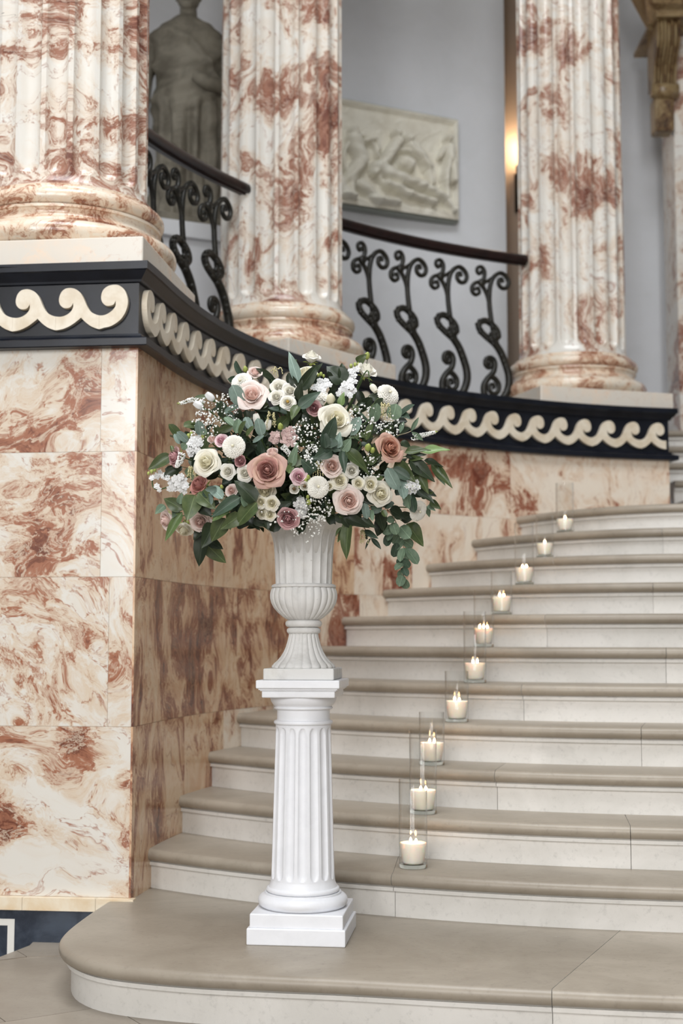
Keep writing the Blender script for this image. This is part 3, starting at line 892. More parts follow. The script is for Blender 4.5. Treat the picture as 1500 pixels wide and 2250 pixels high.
# ------------------------------------------------------------------ carved relief panel on the back wall
pr = wall_pt(phi_at(996, 5.15, 0, BACK_R - 0.03), 0, BACK_R - 0.03); pl = wall_pt(phi_at(668, 5.15, 0, BACK_R - 0.03), 0, BACK_R - 0.03)
xd = (pr - pl); PW = xd.length; xd.normalize(); nd = Vector((xd.y, -xd.x))      # towards the hall
z_lo, z_hi = 4.715, 5.585; PH = z_hi - z_lo
rel = tag(empty('relief_panel', (pl.x, pl.y, z_lo)), 'rectangular pale stone relief of crowded figures hanging on the grey wall', 'relief')
# figures as (x0,y0,x1,y1,r,h) in panel units, x right, y up
S = 1 / 2.027
def cpx(x, y):
    X, Y = 440 + x * S, 200 + y * S
    return ((X - 668) / (996 - 668) * PW, (1 - (Y - (232 + (X - 748) * 0.13)) / (228 - (X - 748) * 0.045)) * PH)
caps = []
def cap(x0, y0, x1, y1, r, h=0.035):
    a, b = cpx(x0, y0), cpx(x1, y1); caps.append((a[0], a[1], b[0], b[1], r * S * PW / 328, h))
for c_ in [(655, 205, 660, 215, 24, .05), (660, 240, 690, 330, 34, .05), (690, 330, 640, 420, 30, .045), (640, 420, 650, 490, 20, .04), (560, 230, 565, 240, 24, .05), (560, 270, 570, 380, 36, .05), (570, 380, 620, 480, 26, .045),
           (842, 205, 845, 212, 19, .055), (893, 225, 897, 232, 19, .055), (850, 240, 800, 320, 26, .05), (800, 320, 745, 380, 20, .045), (905, 255, 950, 300, 22, .05), (950, 300, 985, 350, 18, .05), (985, 350, 995, 420, 15, .045),
           (760, 360, 860, 405, 30, .055), (860, 405, 960, 430, 24, .055), (960, 430, 1060, 480, 18, .05), (1060, 480, 1100, 530, 12, .045), (800, 430, 900, 470, 20, .05), (900, 470, 1010, 500, 16, .045),
           (1075, 215, 1078, 220, 17, .055), (1080, 255, 1085, 310, 24, .05), (1075, 320, 1060, 400, 15, .05), (1060, 400, 1075, 500, 11, .045), (1095, 320, 1100, 400, 14, .05), (1040, 300, 1055, 260, 9, .04),
           (690, 440, 760, 500, 26, .045), (760, 500, 840, 505, 20, .04), (880, 330, 900, 340, 30, .05), (690, 250, 760, 230, 12, .035), (760, 230, 770, 280, 10, .035), (920, 240, 1000, 340, 9, .04), (1000, 340, 1015, 410, 9, .035)]:
    cap(*c_)
for i in range(14):      # billowing cloth behind the group
    a0 = math.pi * (0.05 + i * 0.09); a1 = a0 + math.pi * 0.09
    cap(870 + 105 * math.cos(a0), 370 - 95 * math.sin(a0), 870 + 105 * math.cos(a1), 370 - 95 * math.sin(a1), 11, .03)
    cap(690 + 75 * math.cos(a0), 330 - 110 * math.sin(a0), 690 + 75 * math.cos(a1), 330 - 110 * math.sin(a1), 9, .028)
NX, NY = 190, 120
Xg, Yg = np.meshgrid(np.linspace(0, PW, NX), np.linspace(0, PH, NY))
Hh = np.zeros_like(Xg)
for x0, y0, x1, y1, r, hgt in caps:
    dx, dy = x1 - x0, y1 - y0; L2 = dx * dx + dy * dy + 1e-9
    t_ = np.clip(((Xg - x0) * dx + (Yg - y0) * dy) / L2, 0, 1)
    dd = np.hypot(Xg - x0 - t_ * dx, Yg - y0 - t_ * dy)
    Hh = np.maximum(Hh, hgt * np.sqrt(np.clip(1 - (dd / r) ** 2, 0, 1)))
Hh += 0.004 * np.sin(Xg * 31 + 4 * np.sin(Yg * 13)) * np.sin(Yg * 27 + 3 * np.sin(Xg * 9))
Hh += 0.02 * np.clip((0.09 - Yg) / 0.03, 0, 1)        # ground ledge
eg = np.minimum(np.minimum(Xg, PW - Xg), np.minimum(Yg, PH - Yg))
Hh = np.where(eg < 0.02, 0.02, Hh) 
vs = []
for j in range(NY):
    for i in range(NX):
        q = pl + xd * float(Xg[j, i]) + nd * (0.03 + 2.6 * float(Hh[j, i])); vs.append((q.x, q.y, z_lo + float(Yg[j, i])))
fs = [(j * NX + i, j * NX + i + 1, (j + 1) * NX + i + 1, (j + 1) * NX + i) for j in range(NY - 1) for i in range(NX - 1)]
mk('carved_figures', vs, fs, M['relief'], rel, True)
def panel_bar(name, x0, x1, z0, z1, d0, d1, mat):
    vs = []
    for z in (z0, z1):
        for x, d in ((x0, d1), (x1, d1), (x1, d0), (x0, d0)):
            q = pl + xd * x + nd * d; vs.append((q.x, q.y, z_lo + z))
    return mk(name, vs, [(0, 1, 5, 4), (1, 2, 6, 5), (2, 3, 7, 6), (3, 0, 4, 7), (4, 5, 6, 7), (3, 2, 1, 0)], mat, rel)
panel_bar('backing', 0, PW, 0, PH, -0.05, 0.034, M['relief'])
for nm, a in (('frame_bar', (-0.012, PW + 0.012, PH, PH + 0.014)), ('frame_bar', (-0.012, PW + 0.012, -0.014, 0)), ('frame_bar', (PW, PW + 0.012, 0, PH)), ('frame_bar', (-0.012, 0, 0, PH))):
    panel_bar(nm, *a, -0.05, 0.058, M['frame'])

# ------------------------------------------------------------------ wall lamp in the recess
def emis(name, c, s_):
    t = NT(name); t.b.inputs['Base Color'].default_value = (0, 0, 0, 1)
    t.b.inputs['Emission Color'].default_value = c; t.b.inputs['Emission Strength'].default_value = s_
    return t.mat
rw = BACK_R + 0.6
pl_ = wall_pt(phi_at(1139, 4.7, 0, rw), 0, rw); la = math.radians(phi_at(1139, 4.7, 0, rw))
inn = Vector((-math.cos(la), -math.sin(la)))
zb_, zt_ = at_y(1137, 468, pl_.y).z, at_y(1137, 372, pl_.y).z
lamp = tag(empty('wall_lamp', (pl_.x, pl_.y, zb_)), 'small dark metal wall lamp glowing warm beside the column', 'lamp')
lc = pl_ + inn * 0.10
m = MB(); m.tube([(pl_.x + inn.x * 0.012, pl_.y + inn.y * 0.012, zb_), (pl_.x + inn.x * 0.012, pl_.y + inn.y * 0.012, zt_ - 0.05)], 0.035, 10); m.build('backplate', M['dark_metal'], lamp, True)
m = MB(); m.tube(spline([(pl_.x, pl_.y, zb_ + 0.12), (pl_.x + inn.x * 0.06, pl_.y + inn.y * 0.06, zb_ + 0.07), (lc.x, lc.y, zb_ + 0.12), (lc.x, lc.y, zt_ - 0.06)], 6), 0.014, 8); m.build('arm', M['dark_metal'], lamp, True)
m = MB(); m.lathe([(0.012, zt_ - 0.08), (0.045, zt_ - 0.06), (0.05, zt_ - 0.03), (0.05, zt_)], 16, (lc.x, lc.y)); m.build('cup', M['dark_metal'], lamp, True)
m = MB(); m.lathe([(0.012, zt_), (0.022, zt_ + 0.03), (0.024, zt_ + 0.07), (0.012, zt_ + 0.12), (0.002, zt_ + 0.14)], 14, (lc.x, lc.y)); m.build('bulb', emis('warm_bulb', (1.0, 0.72, 0.42, 1), 22), lamp, True)
l = bpy.data.lights.new('lamp_glow', 'POINT'); l.energy = 7; l.color = (1.0, 0.7, 0.42); l.shadow_soft_size = 0.04
lo = bpy.data.objects.new('lamp_glow', l); lo.location = Vector((lc.x + inn.x * 0.05, lc.y + inn.y * 0.05, zt_ + 0.2)) - lamp.location; lo.parent = lamp; col.objects.link(lo)

# ------------------------------------------------------------------ door case with console bracket
DY = 10.9
def X_(px, py=300): return at_y(px, py, DY).x
def Z_(py, px=1440): return at_y(px, py, DY).z
door = tag(empty('door_case', (X_(1480), DY + 0.3, 2.64)), 'ochre marble door case with a fluted console bracket under its cornice', 'door case')
x0 = X_(1482); 
m = MB(); m.cbox(x0, x0 + 0.36, DY + 0.02, DY + 0.45, 2.64, Z_(66), 0.01); m.cbox(x0 + 0.28, x0 + 0.40, DY + 0.0, DY + 0.3, 2.64, Z_(66), 0.008); m.build('jamb', M['column'], door)
bx0, bx1 = X_(1432), X_(1484)
# console: S-shaped side profile (projection, z)
zt, zm, zl = Z_(72), Z_(195), Z_(292)
prof = spline([(0.34, zt, 0), (0.36, zt - 0.08, 0), (0.33, zt - 0.2, 0), (0.22, zt - 0.33, 0), (0.17, zm, 0)], 6)
ribs = 7
for i in range(ribs):
    a = bx0 + (bx1 - bx0) * i / ribs + 0.003; b = bx0 + (bx1 - bx0) * (i + 1) / ribs - 0.003
    m = MB(); vs = []
    for q in prof: vs += [(a, DY + 0.1 - q.x, q.y), ((a + b) / 2, DY + 0.1 - q.x - 0.012, q.y), (b, DY + 0.1 - q.x, q.y), (b, DY + 0.12, q.y), (a, DY + 0.12, q.y)]
    k = len(prof); fs = []
    for j in range(k - 1):
        for c_ in range(5): fs.append((j * 5 + c_, j * 5 + (c_ + 1) % 5, (j + 1) * 5 + (c_ + 1) % 5, (j + 1) * 5 + c_))
    fs += [(0, 4, 3, 2, 1), tuple((k - 1) * 5 + c_ for c_ in range(5))]
    m.add(vs, fs); m.build('bracket_rib', M['door_marble'], door, False)
m = MB(); m.tube([(bx0 - 0.01, DY - 0.06, zm - 0.045), (bx1 + 0.01, DY - 0.06, zm - 0.045)], 0.062, 14); m.build('bracket_roll', M['door_marble'], door, True)
m = MB(); m.cbox(bx0 + 0.015, bx1 - 0.02, DY - 0.06, DY + 0.12, zl, zm - 0.08, 0.02); m.build('bracket_drop', M['door_marble'], door)
m = MB()
cx0, cx1 = X_(1384, 30), X_(1384, 30) + 2.2
sec = [(0.10, zt), (0.40, zt), (0.42, zt + 0.05), (0.48, zt + 0.07), (0.52, zt + 0.13), (0.55, zt + 0.16), (0.55, zt + 0.30), (0.10, zt + 0.30)]
vs = []
for k_, (o, z) in enumerate(sec):
    ins = 0.55 - o if o > 0.1 else (0.15 if z < zt + 0.1 else 0.0)
    vs += [(cx0 + min(ins, 0.15), DY + 0.1 - o, z), (cx1, DY + 0.1 - o, z)]
k = len(sec)
m.add(vs, [(2 * j, 2 * j + 1, 2 * ((j + 1) % k) + 1, 2 * ((j + 1) % k)) for j in range(k)] + [tuple(2 * j for j in range(k - 1, -1, -1)), tuple(2 * j + 1 for j in range(k))])
m.build('cornice', M['door_marble'], door)
m = MB(); m.cbox(cx0 + 0.12, cx1, DY - 0.1, DY + 0.45, zt - 0.02, zt + 0.02, 0.005); m.build('architrave', M['door_marble'], door)

# ------------------------------------------------------------------ white fluted pedestal
PC = Vector((-0.135, 4.889)); PROT = math.radians(-6.8)
PM = Matrix.Translation((PC.x, PC.y, 0)) @ Matrix.Rotation(PROT, 4, 'Z')
ped = tag(empty('fluted_pedestal', (PC.x, PC.y, RISE)), 'white fluted column pedestal standing on the lowest step', 'pedestal')
def sq(name, h, z0, z1, mat, parent, b=0.004):
    m = MB(); m.cbox(-h, h, -h, h, z0, z1, b, PM); return m.build(name, mat, parent)
sq('foot_slab', 0.169, RISE, 0.221, M['pedestal'], ped)
sq('base_slab', 0.160, 0.220, 0.268, M['pedestal'], ped)
tor = lambda cr, cz, r, a0=-90, a1=90: [(cr + r * math.cos(math.radians(a)), cz + r * math.sin(math.radians(a))) for a in range(a0, a1 + 1, 18)]
prof = [(0.10, 0.266)] + tor(0.134, 0.290, 0.023) + [(0.134, 0.314), (0.134, 0.320)] + tor(0.120, 0.328, 0.0085) + [(0.119, 0.338), (0.118, 0.343), (0.114, 0.351), (0.1125, 0.360)]
m = MB(); m.lathe(prof, 96, PC); autosmooth(m.build('base_ring', M['pedestal'], ped), 45)
zs0, zs1 = 0.352, 0.897
pr_ = [(0.1125 - 0.0145 * (z - zs0) / (zs1 - zs0), z) for z in [zs0, 0.366, 0.367, 0.370, 0.376, 0.384, 0.392, 0.5, 0.65, 0.8, 0.862, 0.870, 0.878, 0.884, 0.887, 0.888, zs1]]
m = MB(); m.lathe(pr_, 256, PC, flute_fn(16, 0.0085, 0.16, 0.366, 0.888, 0.026, 0.5)); autosmooth(m.build('shaft', M['pedestal'], ped), 40)
prof = [(0.096, 0.894)] + tor(0.0975, 0.905, 0.0075) + [(0.094, 0.914), (0.0935, 0.920), (0.0935, 0.948), (0.099, 0.951)] + tor(0.100, 0.956, 0.004) + [(0.1005, 0.962), (0.108, 0.968), (0.115, 0.978), (0.118, 0.990), (0.118, 0.997)]
m = MB(); m.lathe(prof, 96, PC); autosmooth(m.build('capital', M['pedestal'], ped), 45)
sq('abacus_slab', 0.128, 0.995, 1.019, M['pedestal'], ped)
m = MB()
for h_, z0, z1 in ((0.133, 1.018, 1.022), (0.138, 1.022, 1.027)): m.cbox(-h_, h_, -h_, h_, z0, z1, 0.0015, PM)
m.build('abacus_moulding', M['pedestal'], ped)
sq('abacus', 0.146, 1.027, 1.056, M['pedestal'], ped)

# ------------------------------------------------------------------ weathered white urn
UZ = 1.056
urn = tag(empty('garden_urn', (PC.x, PC.y, UZ)), 'weathered white fluted urn standing on the pedestal, filled with flowers', 'urn')
sq('foot_plate', 0.124, UZ, UZ + 0.040, M['urn'], urn, 0.005)
def lobes(n, k, p): return lambda a, r, z: r * (1 - k * (1 - abs(math.sin(n * a / 2)) ** p))
foot = [(0.113, UZ + 0.038), (0.114, UZ + 0.046), (0.106, UZ + 0.056), (0.094, UZ + 0.066), (0.082, UZ + 0.080), (0.072, UZ + 0.096), (0.064, UZ + 0.114), (0.058, UZ + 0.134), (0.054, UZ + 0.150), (0.0525, UZ + 0.164)]
m = MB(); m.lathe(foot, 240, PC, lobes(20, 0.075, 0.6)); m.build('fluted_stem', M['urn'], urn, True)
prof = [(0.05, 1.216)] + tor(0.049, 1.2275, 0.0115) + [(0.054, 1.240)] + tor(0.053, 1.2525, 0.0125) + [(0.045, 1.268)]
m = MB(); m.lathe(prof, 64, PC); autosmooth(m.build('stem_ring', M['urn'], urn), 60)
bowl = [(0.045, 1.264), (0.058, 1.266), (0.074, 1.276), (0.092, 1.291), (0.107, 1.308), (0.116, 1.325), (0.1205, 1.342), (0.121, 1.355), (0.119, 1.367), (0.115, 1.377), (0.109, 1.382)]
m = MB(); m.lathe(bowl, 26 * 10, PC, lobes(26, 0.055, 0.55)); m.build('gadrooned_bowl', M['urn'], urn, True)
prof = [(0.10, 1.380), (0.114, 1.380), (0.116, 1.385), (0.113, 1.390), (0.106, 1.393), (0.10, 1.393)]
m = MB(); m.lathe(prof, 72, PC); m.build('bowl_band', M['urn'], urn, True)
neck = [(0.1005, 1.390), (0.1015, 1.42), (0.103, 1.46), (0.105, 1.50), (0.108, 1.535), (0.113, 1.56), (0.121, 1.580), (0.133, 1.597), (0.149, 1.610)]
m = MB(); m.lathe(neck, 240, PC, lambda a, r, z: r * (1 - 0.05 * (abs(math.sin(10 * a)) ** 0.8) * min(1, max(0, (1.607 - z) / 0.03))), cap=False); autosmooth(m.build('fluted_neck', M['urn'], urn), 30)
prof = [(0.146, 1.607), (0.162, 1.612), (0.170, 1.622), (0.168, 1.634), (0.158, 1.638), (0.146, 1.636), (0.132, 1.615), (0.11, 1.56), (0.10, 1.50), (0.0, 1.50)]
m = MB(); m.lathe(prof, 96, PC, cap=False); m.build('rim', M['urn'], urn, True)

# ------------------------------------------------------------------ candles in glass cylinders, one on each step
def glass_mat():
    t = NT('clear_glass'); nt = t.t
    nt.nodes.remove(t.b)
    tr = nt.nodes.new('ShaderNodeBsdfTransparent'); tr.inputs[0].default_value = (0.93, 0.945, 0.94, 1)
    gl = nt.nodes.new('ShaderNodeBsdfGlossy'); gl.inputs['Roughness'].default_value = 0.01
    fr = nt.nodes.new('ShaderNodeLayerWeight'); fr.inputs[0].default_value = 0.5
    mx = nt.nodes.new('ShaderNodeMixShader')
    nt.links.new(t.mix(t.math('POWER', fr.outputs['Facing'], 5.0), (0.975, 0.98, 0.978, 1), (0.5, 0.52, 0.51, 1)), tr.inputs[0])
    nt.links.new(t.math('ADD', t.math('MULTIPLY', t.math('POWER', fr.outputs['Facing'], 3.0), 0.8), 0.035, True), mx.inputs[0]); nt.links.new(tr.outputs[0], mx.inputs[1]); nt.links.new(gl.outputs[0], mx.inputs[2])
    nt.links.new(mx.outputs[0], t.out.inputs[0])
    return t.mat
M['glass'] = glass_mat()
t = NT('thick_glass_base'); t.color(srgb(235, 242, 240)); t.b.inputs['Transmission Weight'].default_value = 1.0; t.b.inputs['IOR'].default_value = 1.45
M['glass_base'] = t.rough(0.02)
t = NT('ivory_wax'); t.color(srgb(250, 240, 226)); t.b.inputs['Subsurface Weight'].default_value = 0.6; t.b.inputs['Subsurface Radius'].default_value = (0.03, 0.018, 0.010); t.b.inputs['Subsurface Scale'].default_value = 1.0
M['wax'] = t.rough(0.5, 0.3)
M['flame'] = emis('candle_flame', (1.0, 0.58, 0.26, 1), 75)
M['wick'] = simple('burnt_wick', srgb(30, 22, 18), 0.9)
GL = [(877, 938, 1712, 2), (900, 959, 1602, 2), (921, 976, 1565, 2), (978, 1029, 1475, 2), (1019, 1068, 1342, 2), (1042, 1084, 1298, 3), (1079, 1125, 1256, 2), (1131, 1173, 1148, 2), (1178, 1216, 1134, 1), (1222, 1261, 1062, 1)]
NTH = ['lowest', 'second lowest', 'third lowest', 'fourth lowest', 'fifth lowest', 'fifth highest', 'fourth highest', 'third highest', 'second highest', 'highest']
for i, (l_, r_, top, nf) in enumerate(GL):
    k = i + 1; z = (k + 1) * RISE
    px = (l_ + r_) / 2
    y = 5.3
    for _ in range(30):
        x = at_y(px, 1400 - (z - EYE) / y * 3000, y).x
        y = 0.5 * y + 0.5 * (EFN[k](x) + (0.17 if k == 1 else 0.135))
    wid = min(0.112, max(0.098, (r_ - l_) * y / 3000))
    R_ = wid / 2
    H_ = at_y(px, top, y).z - z
    H_ = max(0.19, min(0.335, H_))
    zz0 = z + 0.001
    g = tag(empty('glass_cylinder', (x, y, zz0)), 'clear glass cylinder around the %s candle on the staircase' % NTH[i], 'glass cylinder', 'glass cylinders up the stairs')
    n = 40
    m = MB(); m.lathe([(R_, zz0 + 0.0145), (R_, zz0 + H_ - 0.001), (R_ - 0.0008, zz0 + H_), (R_ - 0.003, zz0 + H_)], n, (x, y), cap=False); m.build('glass_wall', M['glass'], g, True)
    m = MB(); m.lathe([(0.0005, zz0), (R_ - 0.002, zz0), (R_, zz0 + 0.003), (R_, zz0 + 0.014), (0.0005, zz0 + 0.014)], n, (x, y), cap=False); autosmooth(m.build('glass_base', M['glass_base'], g), 40)
    zc = zz0 + 0.0155; hc = 0.078 if k < 9 else 0.066
    rt = R_ - 0.0035; rb = rt * 0.82
    c = tag(empty('pillar_candle', (x, y, zc)), 'lit ivory candle, %s of the row up the stairs' % NTH[i], 'candle', 'lit candles up the stairs')
    prof = [(0.0005, zc), (rb * 0.93, zc), (rb, zc + 0.006), (rb + (rt - rb) * 0.6, zc + hc * 0.5), (rt, zc + hc - 0.003), (rt - 0.0015, zc + hc), (rt - 0.004, zc + hc - 0.001), (rt - 0.010, zc + hc - 0.006), (0.0005, zc + hc - 0.008)]
    m = MB(); m.lathe(prof, 40, (x, y), cap=False); m.build('wax', M['wax'], c, True)
    offs = {1: [(0, 0)], 2: [(-0.009, 0.006), (0.011, -0.004)], 3: [(-0.02, 0.004), (-0.002, -0.008), (0.018, 0.006)]}[nf]
    for j, (ox, oy) in enumerate(offs):
        zf = zc + hc - 0.009; xx, yy = x + ox, y + oy
        m = MB(); m.tube([(xx, yy, zf), (xx + 0.001, yy, zf + 0.012)], 0.001, 6); w = m.build('wick', M['wick'], c)
        fh = (0.022, 0.018, 0.020)[(i + j) % 3]
        m = MB(); m.lathe([(0.0006, zf + 0.006), (0.0032, zf + 0.010), (0.0052, zf + 0.016), (0.0046, zf + 0.006 + fh * 0.55), (0.0024, zf + 0.006 + fh * 0.85), (0.0003, zf + 0.006 + fh)], 12, (xx, yy)); m.build('flame', M['flame'], w, True)
# ------------------------------------------------------------------ the flower arrangement
def translucent(t, k):
    """thin petals and leaves let part of the light through"""
    tr = t.t.nodes.new('ShaderNodeBsdfTranslucent'); mx = t.t.nodes.new('ShaderNodeMixShader'); mx.inputs[0].default_value = k
    src = t.b.inputs['Base Color'].links[0].from_socket
    t.l(src, tr.inputs[0]); t.l(t.b.outputs[0], mx.inputs[1]); t.l(tr.outputs[0], mx.inputs[2]); t.l(mx.outputs[0], t.out.inputs[0])
def petal_mat(name, c, c2, rough=0.6):
    t = NT(name)
    n = t.mask(t.noise(t.objpos(), 2.5, 3, 0.6, 0.3), 0.35, 0.7)
    t.color(t.mix(n, c, c2))
    translucent(t, 0.3)
    return t.rough(rough, 0.25)
def leaf_mat(name, c, c2, rough=0.4, vary=0.5):
    t = NT(name)
    p = t.objpos()
    n = t.mask(t.noise(p, 3.0, 4, 0.6, 0.2), 0.3, 0.7)
    cc = t.mix(n, c, c2)
    sx = t.n('ShaderNodeSeparateXYZ'); t.l(p, sx.inputs[0])
    rib = t.math('SUBTRACT', 1.0, t.mask(t.math('ABSOLUTE', sx.outputs[0]), 0.008, 0.03))
    cc = t.mix(t.math('MULTIPLY', rib, 0.45), cc, tuple(min(1, q * 2.2 + 0.02) for q in c[:3]) + (1,))
    hsv = t.n('ShaderNodeHueSaturation'); t.l(cc, hsv.inputs['Color'])
    t.l(t.math('ADD', t.math('MULTIPLY', t.rand(), vary), 1 - vary * 0.5), hsv.inputs['Value'])
    t.color(hsv.outputs[0]); translucent(t, 0.12)
    return t.rough(rough, 0.4)
FM = {
    'blush': petal_mat('blush_petal', srgb(250, 238, 232), srgb(248, 231, 224)),
    'blush_heart': petal_mat('blush_heart_petal', srgb(248, 222, 212), srgb(245, 214, 203)),
    'pale': petal_mat('pale_pink_petal', srgb(246, 232, 226), srgb(242, 224, 217)),
    'pale_heart': petal_mat('pale_pink_heart_petal', srgb(244, 218, 209), srgb(238, 208, 199)),
    'cream': petal_mat('cream_petal', srgb(247, 244, 232), srgb(245, 240, 224)),
    'cream_heart': petal_mat('cream_heart_petal', srgb(250, 245, 224), srgb(248, 242, 214)),
    'white': petal_mat('white_petal', srgb(249, 247, 240), srgb(246, 243, 234)),
    'white_heart': petal_mat('white_heart_petal', srgb(250, 248, 238), srgb(249, 245, 232)),
    'mauve': petal_mat('dusty_mauve_petal', srgb(216, 178, 168), srgb(224, 190, 170)),
    'mauve_heart': petal_mat('dusty_mauve_heart_petal', srgb(210, 166, 157), srgb(202, 154, 146)),
    'brown': petal_mat('cafe_au_lait_petal', srgb(212, 172, 158), srgb(222, 184, 160)),
    'brown_heart': petal_mat('cafe_au_lait_heart_petal', srgb(196, 142, 122), srgb(206, 154, 130)),
    'rosemauve': petal_mat('rose_mauve_petal', srgb(218, 180, 180), srgb(210, 168, 169)),
    'rosemauve_heart': petal_mat('rose_mauve_heart_petal', srgb(208, 164, 166), srgb(196, 148, 150)),
    'coral': petal_mat('dusty_coral_petal', srgb(208, 152, 136), srgb(202, 150, 144)),
    'coral_heart': petal_mat('dusty_coral_heart_petal', srgb(190, 132, 122), srgb(182, 128, 124)),
    'pink': petal_mat('lilac_pink_petal', srgb(240, 208, 214), srgb(245, 222, 225)),
    'pink_heart': petal_mat('lilac_pink_heart_petal', srgb(230, 186, 196), srgb(236, 198, 206)),
    'stock': petal_mat('pure_white_petal', srgb(244, 244, 244), srgb(236, 237, 236)),
    'astrantia': petal_mat('pale_rose_floret', srgb(226, 206, 200), srgb(214, 178, 176)),
    'green': leaf_mat('glossy_green_leaf', srgb(86, 98, 62), srgb(64, 80, 48), 0.36),
    'dark': leaf_mat('dark_green_leaf', srgb(50, 60, 42), srgb(36, 48, 32), 0.4),
    'bright': leaf_mat('fresh_green_leaf', srgb(112, 134, 84), srgb(94, 118, 70), 0.42),
    'euc': leaf_mat('grey_blue_eucalyptus_leaf', srgb(130, 148, 138), srgb(110, 130, 120), 0.6),
    'eucg': leaf_mat('grey_green_eucalyptus_leaf', srgb(112, 132, 108), srgb(92, 112, 92), 0.6),
    'blue': leaf_mat('blue_green_leaf', srgb(70, 88, 72), srgb(54, 72, 58), 0.45),
    'stem': simple('green_stem', srgb(70, 92, 52), 0.6),
    'twig': simple('pale_twig', srgb(150, 140, 116), 0.7),
    'bud': simple('lime_green_bud', srgb(170, 178, 98), 0.5, c2=srgb(140, 156, 76), vs=60),
    'eye': simple('golden_eye', srgb(196, 158, 60), 0.7, c2=srgb(120, 88, 30), vs=300),
    'darkeye': simple('dark_eye', srgb(92, 70, 40), 0.7),
    'gyp': simple('gypsophila_white', srgb(240, 240, 236), 0.7),
    'ama': simple('cream_tassel', srgb(222, 212, 170), 0.8, c2=srgb(196, 190, 136), vs=80),
}
UM = Vector((PC.x, PC.y, 1.53))           # mouth of the urn
def surf_y(px, py):
    u = (px - 655) / 325; v = (py - 1010) / (255 if py < 1010 else 215)
    return 4.889 - 0.335 * math.sqrt(max(0.015, 1 - min(1, u * u + v * v)))
def PX(px, py, dy=0.0): return at_y(px, py, surf_y(px, py) + dy)
def mpp(y): return y / F_PX
CAM = Vector((0, 0, EYE))
FC = Vector((PC.x, PC.y + 0.02, 1.72))
def frame(n, roll=0.0):
    n = n.normalized(); up = Vector((0, 0, 1)) if abs(n.z) < 0.95 else Vector((0, 1, 0))
    x = up.cross(n).normalized(); y = n.cross(x)
    return Matrix((x, y, n)).transposed().to_4x4() @ Matrix.Rotation(roll, 4, 'Z')
def facing(p, aim=None):
    out = (p - FC); out.normalize(); tocam = (CAM - p).normalized()
    n = out * 0.55 + tocam * 0.75
    if aim is not None: n = n.normalized() + Vector(aim)
    return n.normalized()

# --- petal meshes in unit size, facing +Z
def petal(t_, seed, w=None):
    r_ = random.Random(seed); nu, nv = 8, 6
    w = (2.0 - 0.62 * t_) if w is None else w
    vs = []
    ph = r_.uniform(0, 6)
    for j in range(nv + 1):
        v = j / nv
        for i in range(nu + 1):
            u = -1 + 2 * i / nu
            vv = v * (1 - 0.16 * u * u + 0.05 * max(0, 1 - abs(u) * 3))
            R = 0.10 + 0.62 * t_
            rho = R * (0.22 + 0.78 * math.sin(min(vv * 1.25, 1) * math.pi / 2)) + 0.26 * t_ ** 1.3 * (max(0, vv - 0.55) / 0.45) ** 1.7
            rho *= (1 + 0.07 * u) * (1 - 0.45 * max(0, 1 - t_ * 1.5) * (max(0, vv - 0.55) / 0.45) ** 1.5)
            z = -0.50 + vv * (1.02 - 0.38 * t_) - 0.24 * t_ * (max(0, vv - 0.72) / 0.28) ** 2
            z += 0.025 * math.sin(u * 4 + ph) * v
            rho += 0.02 * math.sin(u * 5 + ph * 2) * v * t_
            th = u * w * (0.32 + 0.68 * vv ** 0.55) * 0.62
            vs.append((rho * math.cos(th), rho * math.sin(th), z))
    k = nu + 1
    return vs, [(j * k + i, j * k + i + 1, (j + 1) * k + i + 1, (j + 1) * k + i) for j in range(nv) for i in range(nu)]
def petal_data(t_, seed): 
    v, f = petal(t_, seed); return mesh_data('petal', v, f, FM['cream'], True)
LAYERS = [(0.42, 3), (0.58, 4), (0.78, 5), (1.0, 5)]
PET = {(l, k): petal_data(l + 0.03 * (k - 1), int(l * 100) + k) for l, _ in LAYERS for k in range(3)}
def heart_data(n, tmax, seed):
    r_ = random.Random(seed); m = MB(); a = 0
    for i in range(n):
        t_ = 0.02 + tmax * (i / (n - 1)) ** 0.9
        v, f = petal(t_, seed + i); a += 2.4
        R = Matrix.Rotation(a, 3, 'Z')
        m.add([R @ Vector(q) for q in v], f)
    m.lathe([(0.02, -0.4), (0.10, -0.1), (0.11, 0.2), (0.07, 0.38), (0.01, 0.44)], 10)
    return m.data('heart', FM['cream'])
HEARTS = [heart_data(9, 0.36, s_) for s_ in (11, 37, 71)]
BIGHEART = [heart_data(13, 0.62, s_) for s_ in (15, 45)]
m = MB()
for i in range(5):
    a = 2 * math.pi * i / 5
    m.add([(0.05 * math.cos(a + q), 0.05 * math.sin(a + q), -0.55) for q in (-0.6, 0.6)] + [(0.42 * math.cos(a), 0.42 * math.sin(a), -0.42), (0.7 * math.cos(a), 0.7 * math.sin(a), -0.52)], [(0, 1, 2), (0, 2, 3)])
m.lathe([(0.05, -0.75), (0.13, -0.68), (0.16, -0.58), (0.12, -0.48)], 8)
CALYX = m.data('calyx', FM['bud'])
def stem_to(root, p, n, r=0.0022, mat='stem'):
    """stem from the back of a bloom down into the urn"""
    b = p - n * 0.05
    mid = b.lerp(UM + Vector((0, 0, 0.12)), 0.5) + Vector((0, 0.04, 0.0))
    m = MB(); m.tube(spline([p - n * 0.012, b, mid, UM + (b - UM) * 0.08 + Vector((0, 0, -0.02))], 5), r, 5)
    m.build('stem', FM[mat], root, True)
_rr = random.Random(9)
